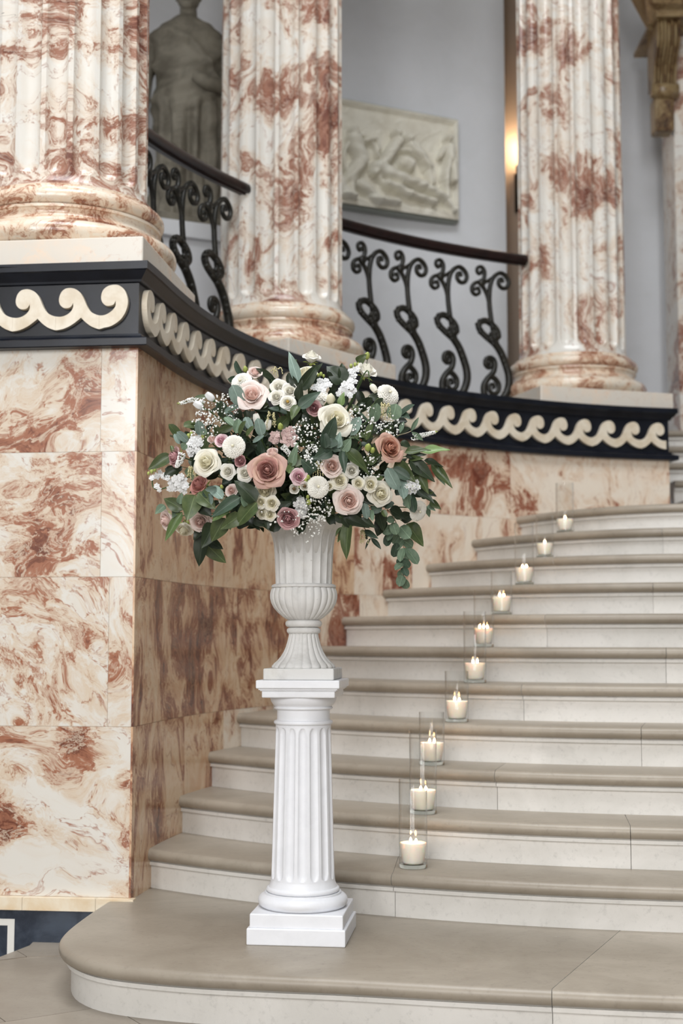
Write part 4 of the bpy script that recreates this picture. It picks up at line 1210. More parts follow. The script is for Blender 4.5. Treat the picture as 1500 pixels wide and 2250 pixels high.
def rose(px, py, rad, colr, label, aim=None, dy=0.0, opening=1.0, layers=4, roll=None, name='rose', full=False, group=None, stem=True):
    p = PX(px, py, dy); R = rad * 1.1 * mpp(p.y); n = facing(p, aim)
    root = tag(empty(name, p), label, 'rose' if name.endswith('rose') else name.split('_')[-1], group or ('spray roses in the arrangement' if name == 'spray_rose' else 'roses in the arrangement'))
    B = frame(n, _rr.uniform(0, 6) if roll is None else roll)
    Rm = R / (1.02 if layers >= 4 else 0.88 if layers == 3 else 0.74)
    S_ = Matrix.Diagonal((Rm, Rm, Rm * (1.25 - 0.35 * opening), 1))
    h = inst('heart', (BIGHEART[int(px) % 2] if full else HEARTS[int(px) % 3]), root, B @ S_, FM[colr + '_heart'])
    for li, (l, cnt) in enumerate(LAYERS[:layers]):
        a0 = _rr.uniform(0, 6)
        for i in range(cnt):
            a = a0 + 2 * math.pi * i / cnt + _rr.uniform(-0.12, 0.12)
            T = Matrix.Rotation(a, 4, 'Z') @ Matrix.Rotation(_rr.uniform(-0.10, 0.20) * (0.3 + l), 4, 'Y')
            inst('petal', PET[(l, (i + li) % 3)], root, B @ S_ @ T, FM[colr + '_heart'] if (li == 0 and layers > 2) else FM[colr])
    inst('calyx', CALYX, root, B @ S_)
    if stem: stem_to(root, p, n)
    return root
# --- dahlia: dense rows of small cupped petals
def dahlia_data(seed, rows=9):
    r_ = random.Random(seed); m = MB()
    for j in range(rows):
        t_ = j / (rows - 1)
        ang = 0.10 + t_ * 1.75                       # polar angle from the axis
        cnt = max(4, int(5 + 20 * math.sin(min(ang, 1.5)) ))
        rad = 0.42 + 0.50 * min(1, t_ * 1.15)
        L = 0.20 + 0.16 * t_
        for i in range(cnt):
            a = 2 * math.pi * (i + 0.5 * (j % 2)) / cnt + r_.uniform(-0.06, 0.06)
            d = Vector((math.sin(ang) * math.cos(a), math.sin(ang) * math.sin(a), math.cos(ang) * 0.75))
            e = Vector((-math.sin(a), math.cos(a), 0))
            up = Vector((math.cos(ang) * math.cos(a), math.cos(ang) * math.sin(a), -math.sin(ang) * 0.75))
            base = d * (rad - 0.30); tip = d * (rad + r_.uniform(-0.02, 0.03)) + up * 0.06
            w = 0.085 + 0.06 * t_
            mid = base.lerp(tip, 0.62)
            vs = [base - e * w * 0.4, base + e * w * 0.4, mid - e * w + d * 0.05, mid - up * 0.09 - d * 0.05, mid + e * w + d * 0.05, tip - e * w * 0.75, tip - d * 0.05 - up * 0.06, tip + e * w * 0.75]
            m.add(vs, [(0, 3, 2), (0, 1, 3), (1, 4, 3), (2, 3, 6, 5), (3, 4, 7, 6)])
    m.ball((0, 0, -0.05), 0.36, 10, (1, 1, 0.8))
    return m.data('petals', FM['cream'])
DAH = [dahlia_data(3), dahlia_data(8)]
def dahlia(px, py, rad, label, aim=None, dy=0.0, squash=1.0):
    p = PX(px, py, dy); R = rad * mpp(p.y); n = facing(p, aim)
    root = tag(empty('dahlia', p), label, 'dahlia', 'white dahlias in the arrangement')
    B = frame(n, px) @ Matrix.Diagonal((R * 1.05, R * 1.05, R * squash, 1))
    tag(inst('petals', DAH[int(px) % 2], root, B, FM['white']), kind='stuff')
    m = MB(); m.ball(p + n * R * 0.36 * squash, R * 0.11, 8); m.build('heart', FM['cream_heart'], root, True)
    stem_to(root, p, n)
# --- floret used for stock, scabious and small white clusters
def floret_data(seed, np_=6):
    r_ = random.Random(seed); m = MB()
    for lay, (rr, zz_, cnt) in enumerate(((1.0, 0.0, np_), (0.62, 0.28, np_ - 1))):
        for i in range(cnt):
            a = 2 * math.pi * i / cnt + lay * 0.5 + r_.uniform(-0.15, 0.15); c, s_ = math.cos(a), math.sin(a)
            e = Vector((-s_, c, 0)); d = Vector((c, s_, 0)); w = 0.42 * rr
            z1, z2 = zz_ + r_.uniform(0.1, 0.3), zz_ + r_.uniform(-0.15, 0.25)
            vs = [Vector((0, 0, zz_ - 0.25)), d * rr * 0.55 - e * w + Vector((0, 0, z1)), d * rr * 0.6 + Vector((0, 0, z1 - 0.12)), d * rr * 0.55 + e * w + Vector((0, 0, z1 * 0.7)), d * rr - e * w * 0.7 + Vector((0, 0, z2)), d * rr * 1.06 + Vector((0, 0, z2 + 0.1)), d * rr + e * w * 0.7 + Vector((0, 0, z2))]
            m.add(vs, [(0, 2, 1), (0, 3, 2), (1, 2, 5, 4), (2, 3, 6, 5)])
    return m.data('floret', FM['stock'])
FLO = [floret_data(s_) for s_ in (2, 5, 9)]
def cluster(name, cat, spots, label, mat='stock', group=None, eye=None, tip_buds=None, dz=0.0):
    """spots: (px, py, rad)"""
    c = [sum(q[i] for q in spots) / len(spots) for i in (0, 1)]
    p = PX(*c); root = tag(empty(name, p), label, cat, group)
    rr = random.Random(int(c[0] * 7 + c[1]))
    for i, (x, y, r) in enumerate(spots):
        q = PX(x, y, dz + rr.uniform(-0.03, 0.0)); n = facing(q, (rr.uniform(-.4, .4), 0, rr.uniform(-.3, .4)))
        R = r * mpp(q.y)
        Mx = Matrix.Translation(q - p) @ frame(n, rr.uniform(0, 6)) @ Matrix.Diagonal((R, R, R * 0.9, 1))
        o = inst('floret', FLO[i % 3], root, Mx, FM[mat])
        if eye:
            m = MB(); m.ball(q + n * R * 0.15, R * 0.16, 6); m.build('eye', FM[eye], root, True)
    if tip_buds:
        for x, y, r in tip_buds:
            q = PX(x, y); m = MB(); m.ball(q, r * mpp(q.y), 8, (0.8, 0.8, 1.1)); m.build('bud', FM['bud'], root, True)
    pts = [PX(x, y, 0.012) for x, y, r in sorted(spots, key=lambda s_: -math.hypot(s_[0] - 660, s_[1] - 1030))]
    m = MB(); m.tube(spline([pts[0], pts[len(pts) // 2], PX(c[0] * 0.6 + 264, c[1] * 0.6 + 412, 0.10), UM + Vector((0, 0, 0.05))], 5), 0.0025, 5); m.build('stem', FM['stem'], root, True)
    return root
def blob(cx, cy, rx, ry, n, r, seed, jit=0.15):
    rr = random.Random(seed); out = []
    for i in range(n):
        a = i * 2.4; q = math.sqrt((i + 0.5) / n)
        out.append((cx + rx * q * math.cos(a) + rr.uniform(-1, 1) * r * jit, cy + ry * q * math.sin(a) + rr.uniform(-1, 1) * r * jit, r * rr.uniform(0.8, 1.15)))
    return out
# --- leaves
def leaf_data(kind):
    nu, nv = 4, 9; vs = []
    for j in range(nv + 1):
        v = j / nv
        if kind == 'lance': w = math.sin(math.pi * v ** 0.72) ** 0.85 * (1 - 0.25 * v)
        elif kind == 'oval': w = math.sqrt(max(0, 1 - (2 * v - 1) ** 2)) ** 0.9
        elif kind == 'broad': w = math.sin(math.pi * min(1, v * 1.0) ** 0.58) ** 0.8
        else: w = math.sin(math.pi * v ** 0.9) ** 0.9
        w = max(w, 0.02 if 0 < v < 1 else 0.008)
        for i in range(nu + 1):
            u = -1 + 2 * i / nu
            wav = 0.03 * math.sin(v * 9 + u * 2) if kind in ('lance', 'broad') else 0.0
            vs.append((u * w * 0.5, v, 0.10 * abs(u) * w - 0.16 * v * v + wav * abs(u)))
    k = nu + 1
    return mesh_data('leaf', vs, [(j * k + i, j * k + i + 1, (j + 1) * k + i + 1, (j + 1) * k + i) for j in range(nv) for i in range(nu)], FM['green'], True)
LEAF = {q: leaf_data(q) for q in ('lance', 'oval', 'broad', 'narrow')}
def add_leaf(root, b, t_, w, kind, mat, roll=0.0, nrm=None, rr=_rr):
    y = (t_ - b); L = y.length; y = y / L
    n = nrm if nrm is not None else ((CAM - b).normalized() + Vector((0, 0, 0.35)))
    n = (n - y * n.dot(y)).normalized()
    x = y.cross(n)
    Mx = Matrix((x * w, y * L, n * L)).transposed().to_4x4()
    Mx = Matrix.Translation(b - root.location) @ Mx @ Matrix.Rotation(roll, 4, 'Y')
    return inst('leaf', LEAF[kind], root, Mx, FM[mat])
def sprig(name, label, kind, mat, stem, leaves, dy=0.0, group=None, twig='stem', bend=0.02):
    """stem: px polyline; leaves: (bx, by, tx, ty, w[, mat])"""
    p = PX(*stem[0], dy); root = tag(empty(name, p), label, 'foliage', group)
    pts = [PX(x, y, dy + 0.004) for x, y in stem]
    if len(pts) > 1:
        m = MB(); m.tube(spline(pts, 5), 0.0017, 5); m.build('stem', FM[twig], root, True)
    rr = random.Random(int(stem[0][0] * 3 + stem[0][1]))
    for lf in leaves:
        bx, by, tx, ty, w = lf[:5]
        b = PX(bx, by, dy); t_ = at_y(tx, ty, b.y - bend + rr.uniform(-0.02, 0.035))
        add_leaf(root, b, t_, w * 1.12 * mpp(b.y), kind, lf[5] if len(lf) > 5 else mat, rr.uniform(-0.35, 0.35))
    return root

# ---------------------------------------------- blooms, placed one by one
rose(553, 868, 36, 'blush', 'blush pink rose beneath the white dahlia at upper left', (0.1, 0, 0.15), -0.05)
rose(738, 922, 40, 'cream', 'large open cream rose, upper centre right, crossed by a pointed dark leaf', (0.15, 0, 0.1), -0.05)
rose(684, 783, 22, 'white', 'topmost white rose of the whole arrangement', (0.1, 0.2, 0.9), 0.0, 0.4, 3)
rose(673, 822, 27, 'cream', 'cream rose just under the topmost rose, half hidden by leaves', (-0.2, 0.1, 0.6), 0.0, 0.5, 3)
rose(806, 813, 25, 'white', 'white rose at the upper right above the white dahlia', (0.3, 0.1, 0.7), 0.0, 0.5, 3)
rose(452, 1015, 33, 'cream', 'big cream rose on the left beneath white stock', (-0.1, 0, 0.1), -0.06)
rose(587, 1033, 42, 'mauve', 'largest dusty mauve rose, in the centre left', (0, 0, 0.1), -0.07, 1.1, 4, full=True)
rose(437, 1066, 27, 'coral', 'dusty coral rose at left seen from the side', (-0.5, 0.1, 0.5), -0.03, 0.5, 3)
rose(857, 984, 35, 'brown', 'dusty brown rose with crumpled heart on the right', (0.3, 0, 0.15), -0.06, 1.0, 4, full=True)
rose(729, 1024, 27, 'blush', 'smaller blush rose in the centre, above the big pink rose', (0, 0, 0.0), -0.06, 0.9, 3)
rose(766, 1100, 34, 'blush', 'largest blush pink rose, low at the centre right above the urn rim', (0, 0, -0.05), -0.07, 1.1, 4, full=True)
rose(633, 1139, 27, 'rosemauve', 'rose-mauve rose hanging over the urn rim', (0, 0, -0.25), -0.05, 1.0, 3, full=True)
rose(440, 1147, 27, 'pale', 'pale pink rose at lower left in front of the big green leaf', (0.15, 0, -0.2), -0.05, 0.9, 4)
rose(366, 1143, 25, 'pale', 'pale pink rose at the far lower left behind a long leaf', (-0.6, 0.1, -0.3), -0.02, 0.5, 3)
rose(404, 1163, 24, 'cream', 'cream rose drooping at lower left between two pale pink roses', (0, 0.1, -0.9), -0.01, 0.5, 3)
rose(836, 1085, 29, 'cream', 'cream rose at right below the dusty brown rose', (0.1, 0, -0.05), -0.05, 0.9, 4)
rose(582, 1078, 26, 'cream', 'cream rose tucked under the largest mauve rose', (0, 0, -0.3), -0.035, 0.8, 3)
rose(528, 1013, 16, 'rosemauve', 'small rose-mauve rose below the round dahlia at left', (0, 0, 0), -0.06, 0.9, 2, full=True)
rose(690, 897, 19, 'rosemauve', 'rose-mauve rose half hidden at the upper centre', (0, 0, -0.3), -0.04, 0.8, 3)
rose(384, 1003, 24, 'rosemauve', 'rose-mauve rose at the left edge below thin grey leaves', (-0.7, 0.1, 0.1), -0.01, 0.7, 3)
rose(599, 996, 17, 'pale', 'pale pink rosebud above the largest mauve rose', (0, 0.1, 0.8), -0.05, 0.3, 2)
rose(560, 818, 18, 'pale', 'small ruffled pale pink bloom beside the upper left dahlia', (0.3, 0, 0.5), -0.02, 0.9, 3, name='lisianthus')
rose(656, 1047, 21, 'pink', 'lilac pink lisianthus beside lime green buds in the centre', (0.2, 0, 0.1), -0.075, 1.1, 3, name='lisianthus', group='lisianthus blooms')
rose(646, 1074, 14, 'white', 'small open white lisianthus under the lilac pink one', (0, 0, -0.1), -0.075, 1.2, 2, name='lisianthus', group='lisianthus blooms')
rose(669, 1068, 13, 'white', 'tiny white lisianthus next to the central dahlia', (0.1, 0, -0.1), -0.08, 1.2, 2, name='lisianthus', group='lisianthus blooms')
rose(509, 1078, 16, 'pale', 'ruffled pale pink bloom left of the dark round leaf', (0, 0, 0.1), -0.05, 1.0, 3, name='lisianthus', group='lisianthus blooms')
rose(489, 1096, 13, 'cream', 'small cream bloom above the broad dark leaf at lower left', (-0.2, 0, 0), -0.045, 0.9, 2, name='spray_rose')
rose(486, 968, 17, 'pink', 'pale lilac bloom between white stock and the round dahlia', (0, 0, 0.2), -0.04, 0.9, 3, name='lisianthus', group='lisianthus blooms')
rose(466, 966, 13, 'pale', 'pale pink bud behind the big cream rose at left', (0, 0, 0.4), -0.02, 0.6, 2, name='lisianthus', group='lisianthus blooms')
for x, y, r, lab in ((612, 850, 18, 'upper left of the four white spray roses near the top'), (637, 859, 18, 'upper right of the four white spray roses near the top'), (607, 872, 17, 'lower left of the four white spray roses near the top'), (632, 884, 17, 'open white spray rose with golden eye, lowest of the four near the top'),
                     (573, 1103, 14, 'upper left bloom of the cream spray rose cluster low at left of the urn'), (597, 1106, 16, 'upper right bloom of the cream spray rose cluster low at left of the urn'), (576, 1128, 14, 'lower left bloom of the cream spray rose cluster low at left of the urn'), (592, 1131, 14, 'lower right bloom of the cream spray rose cluster low at left of the urn'),
                     (500, 1036, 17, 'white spray rose left of the largest mauve rose'), (538, 1040, 18, 'white spray rose touching the left of the largest mauve rose'),
                     (773, 1034, 16, 'white spray rose at the right of the smaller blush rose'), (746, 1056, 19, 'cream spray rose above the largest blush rose'), (787, 1062, 14, 'cream spray rose at the upper right of the largest blush rose'), (724, 1068, 10, 'tiny white spray rose beside the central dahlia'), (814, 1064, 17, 'speckled cream spray rose behind the cream rose at right')):
    rose(x, y, r * 1.08, 'white' if y < 900 or 1030 < y < 1045 else 'cream', lab, None, -0.055, 0.8, 4, name='spray_rose', full=True)
for px_, py_ in ((634, 886), (657, 1049), (647, 1076), (670, 1069)):
    q = PX(px_, py_, -0.08 if py_ > 900 else -0.06); own = min((o for o in bpy.data.objects if o.type == 'EMPTY' and o.name.split('.')[0] in ('spray_rose', 'lisianthus')), key=lambda o: (o.location - q).length)
    n_ = facing(own.location); m = MB(); m.ball(own.location + n_ * 0.008, 0.006, 8); m.build('eye', FM['eye' if py_ < 900 else 'darkeye'], own, True)
dahlia(530, 840, 27, 'white dahlia at the upper left above the blush rose', (-0.2, 0, 0.2), -0.02)
dahlia(513, 981, 28, 'round white dahlia in the left half, fully open to the front', (0, 0, 0.05), -0.07)
dahlia(853, 866, 28, 'white dahlia at the far upper right against the frieze', (0.2, 0, 0.3), 0.0)
dahlia(698, 1070, 27, 'white dahlia in the lower centre beside the lisianthus', (0.1, 0, 0.1), -0.075)
dahlia(919, 1123, 25, 'white dahlia at the lower right facing down, beside hanging eucalyptus', (0.35, 0.0, -0.25), -0.11, 0.7)
# white stock
cluster('stock_flower', 'stock', [(703, 838, 8), (697, 850, 10), (712, 848, 9), (690, 852, 8), (706, 858, 10), (716, 836, 7), (722, 845, 8)], 'white stock flower below the topmost roses', group='white stock flowers', tip_buds=[(705, 822, 5), (711, 826, 4), (699, 824, 4)])
cluster('stock_flower', 'stock', [(708, 868, 9), (700, 874, 9), (714, 874, 9), (704, 884, 8), (712, 866, 8)], 'creamy stock flower above the large open cream rose', 'white', group='white stock flowers')
cluster('stock_flower', 'stock', [(782, 812, 8), (771, 816, 8), (776, 826, 9), (764, 826, 9), (768, 838, 10), (778, 838, 8), (758, 845, 9), (770, 850, 9), (776, 858, 8), (752, 856, 9), (744, 866, 8), (760, 862, 9), (768, 868, 8)], 'long white stock spike at the upper right', group='white stock flowers', tip_buds=[(771, 804, 5), (780, 801, 5), (787, 800, 4)])
cluster('stock_flower', 'stock', [(660, 1098, 9), (652, 1108, 9), (667, 1108, 9), (658, 1118, 10), (668, 1122, 9), (652, 1128, 8), (664, 1132, 9), (672, 1112, 8)], 'white stock flower above the rose-mauve rose at the urn rim', group='white stock flowers')
cluster('stock_flower', 'stock', [(397, 1048, 9), (385, 1052, 9), (376, 1060, 9), (392, 1062, 10), (404, 1056, 9), (382, 1072, 9), (396, 1074, 9), (408, 1068, 9), (405, 1080, 7), (372, 1074, 7)], 'white stock flower at the far left beside the coral rose', group='white stock flowers')
cluster('stock_flower', 'stock', [(352, 1040, 8), (345, 1046, 8), (360, 1046, 8), (368, 1050, 7), (334, 1050, 7), (344, 1068, 7), (350, 1076, 6)], 'white stock flower forming the leftmost tip of the arrangement', group='white stock flowers', tip_buds=[(333, 1036, 5), (340, 1032, 5), (326, 1040, 4)])
cluster('stock_flower', 'stock', [(424, 966, 9), (436, 964, 9), (418, 974, 9), (430, 976, 10), (440, 976, 8), (425, 988, 10), (415, 990, 8), (434, 990, 8), (420, 998, 8)], 'white stock flower above the big cream rose at left', group='white stock flowers', tip_buds=[(414, 958, 6), (420, 953, 5), (446, 958, 6)])
cluster('scabious_flower', 'scabious', [(905, 1056, 7), (915, 1060, 7), (918, 1070, 7), (910, 1079, 7), (900, 1080, 7), (894, 1070, 7), (897, 1060, 7), (906, 1068, 8)], 'white scabious on the right among grey eucalyptus leaves', group='scabious', eye='bud', dz=-0.07)
cluster('pink_astrantia', 'flower', blob(634, 960, 18, 20, 26, 6, 5), 'pale pink fluffy flower in the centre above the pink rosebud', 'astrantia')
cluster('pink_astrantia', 'flower', blob(604, 962, 11, 11, 12, 6, 8), 'small pale pink fluffy flower between grey leaves in the centre', 'astrantia')
cluster('hydrangea_sprig', 'flower', blob(752, 1050, 10, 10, 9, 7, 18), 'little cream floret cluster above the largest blush rose', 'cream')
# white bells
def bell(px, py, L, ang, label, mat='stock', nb=1, group='white bell flowers'):
    p = PX(px, py, -0.01); root = tag(empty('bell_flower', p), label, 'flower', group)
    d = Vector((math.cos(ang), -0.35, math.sin(ang))).normalized()
    B = frame(d); Lm = L * mpp(p.y)
    m = MB()
    prof = [(0.10, 0.0), (0.28, 0.12), (0.37, 0.4), (0.36, 0.68), (0.30, 0.9), (0.24, 1.08)]
    m.lathe(prof, 20, flute=lambda a, r, z: r * (1 + 0.10 * math.cos(5 * a) * (0.4 + max(0, z - 0.3))), cap=False)
    bl = m.build('bell', FM[mat], None, True); bl.parent = root; bl.location = (0, 0, 0)
    bl.matrix_local = B @ Matrix.Diagonal((Lm, Lm, Lm, 1))
    m = MB(); m.ball(p, 0.14 * Lm * 1.4, 8); m.build('calyx', FM['stem'], root, True)
    stem_to(root, p, d)
bell(470, 880, 22, math.radians(140), 'white bell flower standing out highest on the left')
bell(446, 897, 22, math.radians(150), 'white bell flower under the left white spike')
bell(566, 932, 22, math.radians(100), 'white bell flower behind grey leaves near the centre', 'white')
bell(586, 945, 22, math.radians(75), 'white bell flower right behind the grey eucalyptus leaf, with yellow eye', 'white')
bell(775, 955, 20, math.radians(120), 'cream bell flower below the large cream rose', 'cream')
bell(815, 845, 20, math.radians(-60), 'cream bell bloom hanging below the upper right white rose', 'cream')
bell(775, 1020, 22, math.radians(85), 'white bell flower above the spray rose in the centre right', 'white')
# spikes of veronica
def spike(pts, w, label):
    P = [PX(x, y, -0.02) for x, y in pts]; root = tag(empty('veronica_spike', P[0]), label, 'flower', 'white veronica spikes')
    S_ = spline(P, 10); L = len(S_); rr = random.Random(int(pts[0][0]))
    m = MB(); m.tube(S_, [0.0016 * (1 - 0.6 * i / L) for i in range(L)], 5); m.build('stem', FM['stem'], root, True)
    m = MB(); wm = w * mpp(P[0].y)
    for i in range(220):
        t_ = rr.uniform(0.05, 0.86); q = S_[int(t_ * (L - 1))]
        r = wm * (0.5 * (1 - t_) + 0.18); a = rr.uniform(0, 6.28)
        ax = (S_[min(L - 1, int(t_ * (L - 1)) + 1)] - S_[max(0, int(t_ * (L - 1)) - 1)]).normalized(); o_ = ax.orthogonal().normalized()
        m.ball(q + (Matrix.Rotation(a, 3, ax) @ o_) * r * rr.uniform(0.7, 1.05), wm * 0.13 * rr.uniform(0.7, 1.2), 5)
    tag(m.build('florets', FM['gyp'], root, True), kind='stuff')
    m = MB(); m.tube([S_[int(0.82 * (L - 1))], S_[int(0.92 * (L - 1))], S_[-1]], [wm * 0.30, wm * 0.22, wm * 0.03], 7); m.build('tip', FM['bud'], root, True)
spike([(448, 888), (425, 878), (405, 884), (388, 887)], 11, 'thin white flower spike pointing left at the upper left')
spike([(620, 980), (630, 990), (640, 1005), (644, 1012)], 11, 'white flower spike pointing down above the lilac pink lisianthus')
spike([(905, 962), (925, 957), (945, 952), (962, 948)], 11, 'thin white flower spike pointing right beneath the frieze')
spike([(400, 995), (396, 1010), (390, 1022), (386, 1028)], 14, 'pale flower spike beside the rose-mauve rose at the left edge')
spike([(822, 1092), (838, 1096), (850, 1092), (858, 1084)], 12, 'speckled white spike lying across the cream rose at right')
spike([(606, 1050), (600, 1060), (597, 1068), (596, 1074)], 15, 'pale bud spike in front of the largest mauve rose')
# amaranth tassels
def tassel(px, py, L, n, label, seed):
    p = PX(px, py, -0.03); root = tag(empty('amaranth_tassel', p), label, 'flower', 'cream amaranth tassels'); rr = random.Random(seed)
    m = MB(); u = mpp(p.y)
    for i in range(n):
        a = p + Vector((rr.uniform(-8, 8) * u, rr.uniform(-.01, .01), rr.uniform(-3, 6) * u)); dx = rr.uniform(-9, 9) * u
        P = spline([a, a + Vector((dx * 0.6, -0.01, 2 * u)), a + Vector((dx, -0.012, -L * 0.5 * u * rr.uniform(.6, 1.1))), a + Vector((dx * 1.1, -0.008, -L * u * rr.uniform(.7, 1.1)))], 5)
        for q in P:
            m.ball(q + Vector((rr.uniform(-1, 1), rr.uniform(-1, 1), rr.uniform(-1, 1))) * 0.0012, 0.0022 * rr.uniform(.7, 1.2), 5)
    tag(m.build('tassels', FM['ama'], root, True), kind='stuff')
tassel(600, 915, 24, 6, 'cream tassel under the white spray roses near the top', 1)
tassel(604, 815, 12, 4, 'cream tassel beside the topmost dark leaves', 9)
tassel(846, 892, 30, 8, 'cream tassel hanging below the upper right dahlia', 2)
tassel(700, 1022, 34, 6, 'cream tassel left of the smaller blush rose', 3)
tassel(425, 1030, 22, 7, 'cream tassel beside the big cream rose at left', 4)
tassel(798, 1172, 24, 6, 'cream tassel hanging right of the urn', 5)
tassel(752, 1166, 26, 4, 'cream tassel hanging at the urn neck', 6)
# lime buds
for x, y, r, lab in ((677, 1049, 6, 'lime green bud beside the lilac pink lisianthus, upper one'), (671, 1056, 6, 'lime green bud beside the lilac pink lisianthus, lower one'), (658, 1068, 5, 'lime green bud between the two small white lisianthus'), (676, 1092, 5, 'small lime bud under the central dahlia'), (678, 1104, 7, 'larger lime bud above the white stock at the urn'), (726, 878, 12, 'round cream bud above the large open cream rose'), (616, 938, 8, 'lime bud above the pale pink fluffy flower'), (808, 984, 9, 'lime bud left of the dusty brown rose, upper one'), (818, 990, 7, 'lime bud left of the dusty brown rose, lower one'), (806, 783, 8, 'green bud sticking out above the upper right white rose'), (539, 812, 7, 'green bud above the upper left dahlia'), (487, 1070, 5, 'green bud left of the ruffled pale pink bloom')):
    q = PX(x, y, -0.07 if 900 < y < 1110 else -0.02); root = tag(empty('flower_bud', q), lab, 'bud', 'flower buds')
    n_ = facing(q, (0, 0, 0.8)); R = r * mpp(q.y)
    m = MB(); m.lathe([(0.15, -1.0), (0.6, -0.7), (0.85, 0.0), (0.6, 0.8), (0.15, 1.35)], 10, flute=lambda a, r_, z: r_ * (1 + 0.08 * math.cos(5 * a)))
    bd = m.build('bud', FM['bud'] if r != 12 else FM['cream_heart'], None, True); bd.parent = root; bd.matrix_local = frame(n_) @ Matrix.Diagonal((R, R, R, 1))
    stem_to(root, q, n_, 0.0014)
# baby's breath
def gyp(cx, cy, rx, ry, n, label, seed, dy=-0.05, droop=0):
    rr = random.Random(seed); p = PX(cx, cy, 0.03); root = tag(empty('babys_breath_spray', p), label, "baby's breath", "sprays of baby's breath")
    m = MB(); ms = MB()
    for i in range(n):
        a = rr.uniform(0, 6.28); q = math.sqrt(rr.random())
        x, y = cx + rx * q * math.cos(a), cy + ry * q * math.sin(a)
        d = dy + rr.uniform(-0.03, 0.05); b = PX(x, y, d); r = rr.choice((0.0018, 0.0026, 0.0034, 0.0038))
        m.ball(b, r, 6)
        if r > 0.0035:
            for _ in range(3): m.ball(b + Vector((rr.uniform(-1, 1), rr.uniform(-1, 0.2), rr.uniform(-1, 1))) * r * 0.8, r * 0.62, 5)
        if i % 4 == 0: ms.tube([b, b.lerp(p, 0.35) + Vector((rr.uniform(-.006, .006), 0.01, rr.uniform(-.006, .006))), b.lerp(p, 0.6)], 0.0003, 3)
    tag(m.build('florets', FM['gyp'], root, True), kind='stuff')
    tag(ms.build('stems', FM['stem'], root, True), kind='stuff')
gyp(480, 905, 52, 42, 170, "spray of baby's breath filling the upper left below the white spike", 1, -0.02)
gyp(452, 940, 34, 34, 80, "spray of baby's breath at the left above the stock", 2, -0.02)
gyp(672, 962, 34, 44, 110, "spray of baby's breath in the dark centre beside the pink fluffy flower", 3, -0.06)
gyp(690, 1005, 26, 26, 70, "spray of baby's breath above the lilac pink lisianthus", 13, -0.06)
gyp(800, 925, 44, 36, 130, "spray of baby's breath right of the large cream rose", 4, -0.04)
gyp(858, 935, 28, 24, 60, "spray of baby's breath below the far right dahlia", 5, -0.02)
gyp(690, 1118, 40, 34, 150, "spray of baby's breath between stock and the largest blush rose", 6, -0.07)
gyp(672, 1158, 34, 34, 70, "spray of baby's breath spilling over the urn", 7, -0.06)
gyp(812, 1030, 24, 34, 60, "spray of baby's breath beneath the lime buds at right", 8, -0.05)
gyp(600, 1130, 40, 26, 20, "sparse baby's breath around the lower cream spray roses", 10, -0.06)

# ---------------------------------------------- foliage
sprig('ruscus_sprig', 'tall dark pointed leaves standing up at the very top', 'lance', 'blue', [(656, 905), (656, 840), (650, 790)], [(656, 842, 637, 769, 24, 'euc'), (656, 858, 688, 786, 24, 'dark'), (655, 898, 702, 856, 28, 'blue'), (652, 852, 624, 824, 15, 'dark'), (654, 890, 641, 918, 22, 'green'), (656, 880, 664, 838, 20, 'dark')], -0.06)
sprig('eucalyptus_sprig', 'pale grey-blue round leaves left of the blush rose at upper left', 'oval', 'euc', [(529, 890), (500, 905)], [(529, 890, 512, 846, 30), (527, 892, 484, 907, 13), (540, 900, 546, 930, 14, 'dark')], -0.03)
sprig('eucalyptus_sprig', 'grey-green eucalyptus sprig in the left centre above the round dahlia', 'oval', 'eucg', [(560, 960), (513, 936), (480, 930)], [(513, 936, 496, 914, 15), (512, 936, 484, 952, 13, 'green'), (517, 952, 531, 922, 18), (552, 945, 539, 914, 17, 'euc'), (575, 957, 566, 920, 22, 'euc'), (580, 957, 555, 972, 10, 'euc'), (526, 955, 540, 930, 8, 'green'), (541, 958, 556, 938, 9, 'green')], -0.05, twig='twig')
sprig('ivy_sprig', 'dark pointed leaf lying across the large cream rose', 'broad', 'blue', [(722, 985), (722, 950)], [(717, 962, 733, 917, 26), (715, 985, 708, 945, 22), (728, 985, 722, 955, 30)], -0.115)
sprig('eucalyptus_sprig', 'round grey leaves to the right of the large cream rose', 'oval', 'euc', [(770, 960), (800, 930), (850, 905)], [(770, 957, 788, 916, 22), (820, 927, 827, 888, 22, 'eucg'), (862, 922, 870, 888, 30, 'eucg'), (804, 967, 819, 930, 14, 'green'), (836, 958, 858, 944, 12, 'green')], -0.02)
sprig('eucalyptus_sprig', 'broad blue-green leaves spreading over the centre above the blush rose', 'broad', 'blue', [(725, 990), (755, 988)], [(728, 986, 688, 1004, 28), (748, 992, 726, 960, 26), (752, 990, 757, 1038, 18), (757, 988, 810, 1042, 24, 'green'), (750, 990, 770, 962, 22, 'eucg'), (730, 990, 705, 968, 24), (742, 985, 748, 950, 20, 'euc')], -0.10)
sprig('eucalyptus_sprig', 'heart-shaped green leaves right of the largest mauve rose', 'broad', 'green', [(650, 1025), (680, 1030)], [(650, 1026, 648, 992, 27), (692, 1036, 664, 1010, 28, 'blue'), (634, 1040, 640, 1012, 16, 'bright'), (640, 1025, 655, 975, 18, 'eucg')], -0.06)
sprig('ruscus_sprig', 'spray of long green pointed leaves reaching out to the right under the frieze', 'lance', 'green', [(860, 1010), (900, 1000), (930, 990)], [(888, 994, 942, 984, 19, 'green'), (926, 994, 983, 975, 20, 'bright'), (890, 1004, 936, 996, 18, 'dark'), (898, 1006, 930, 1003, 12, 'green'), (880, 970, 905, 985, 16, 'dark')], -0.02)
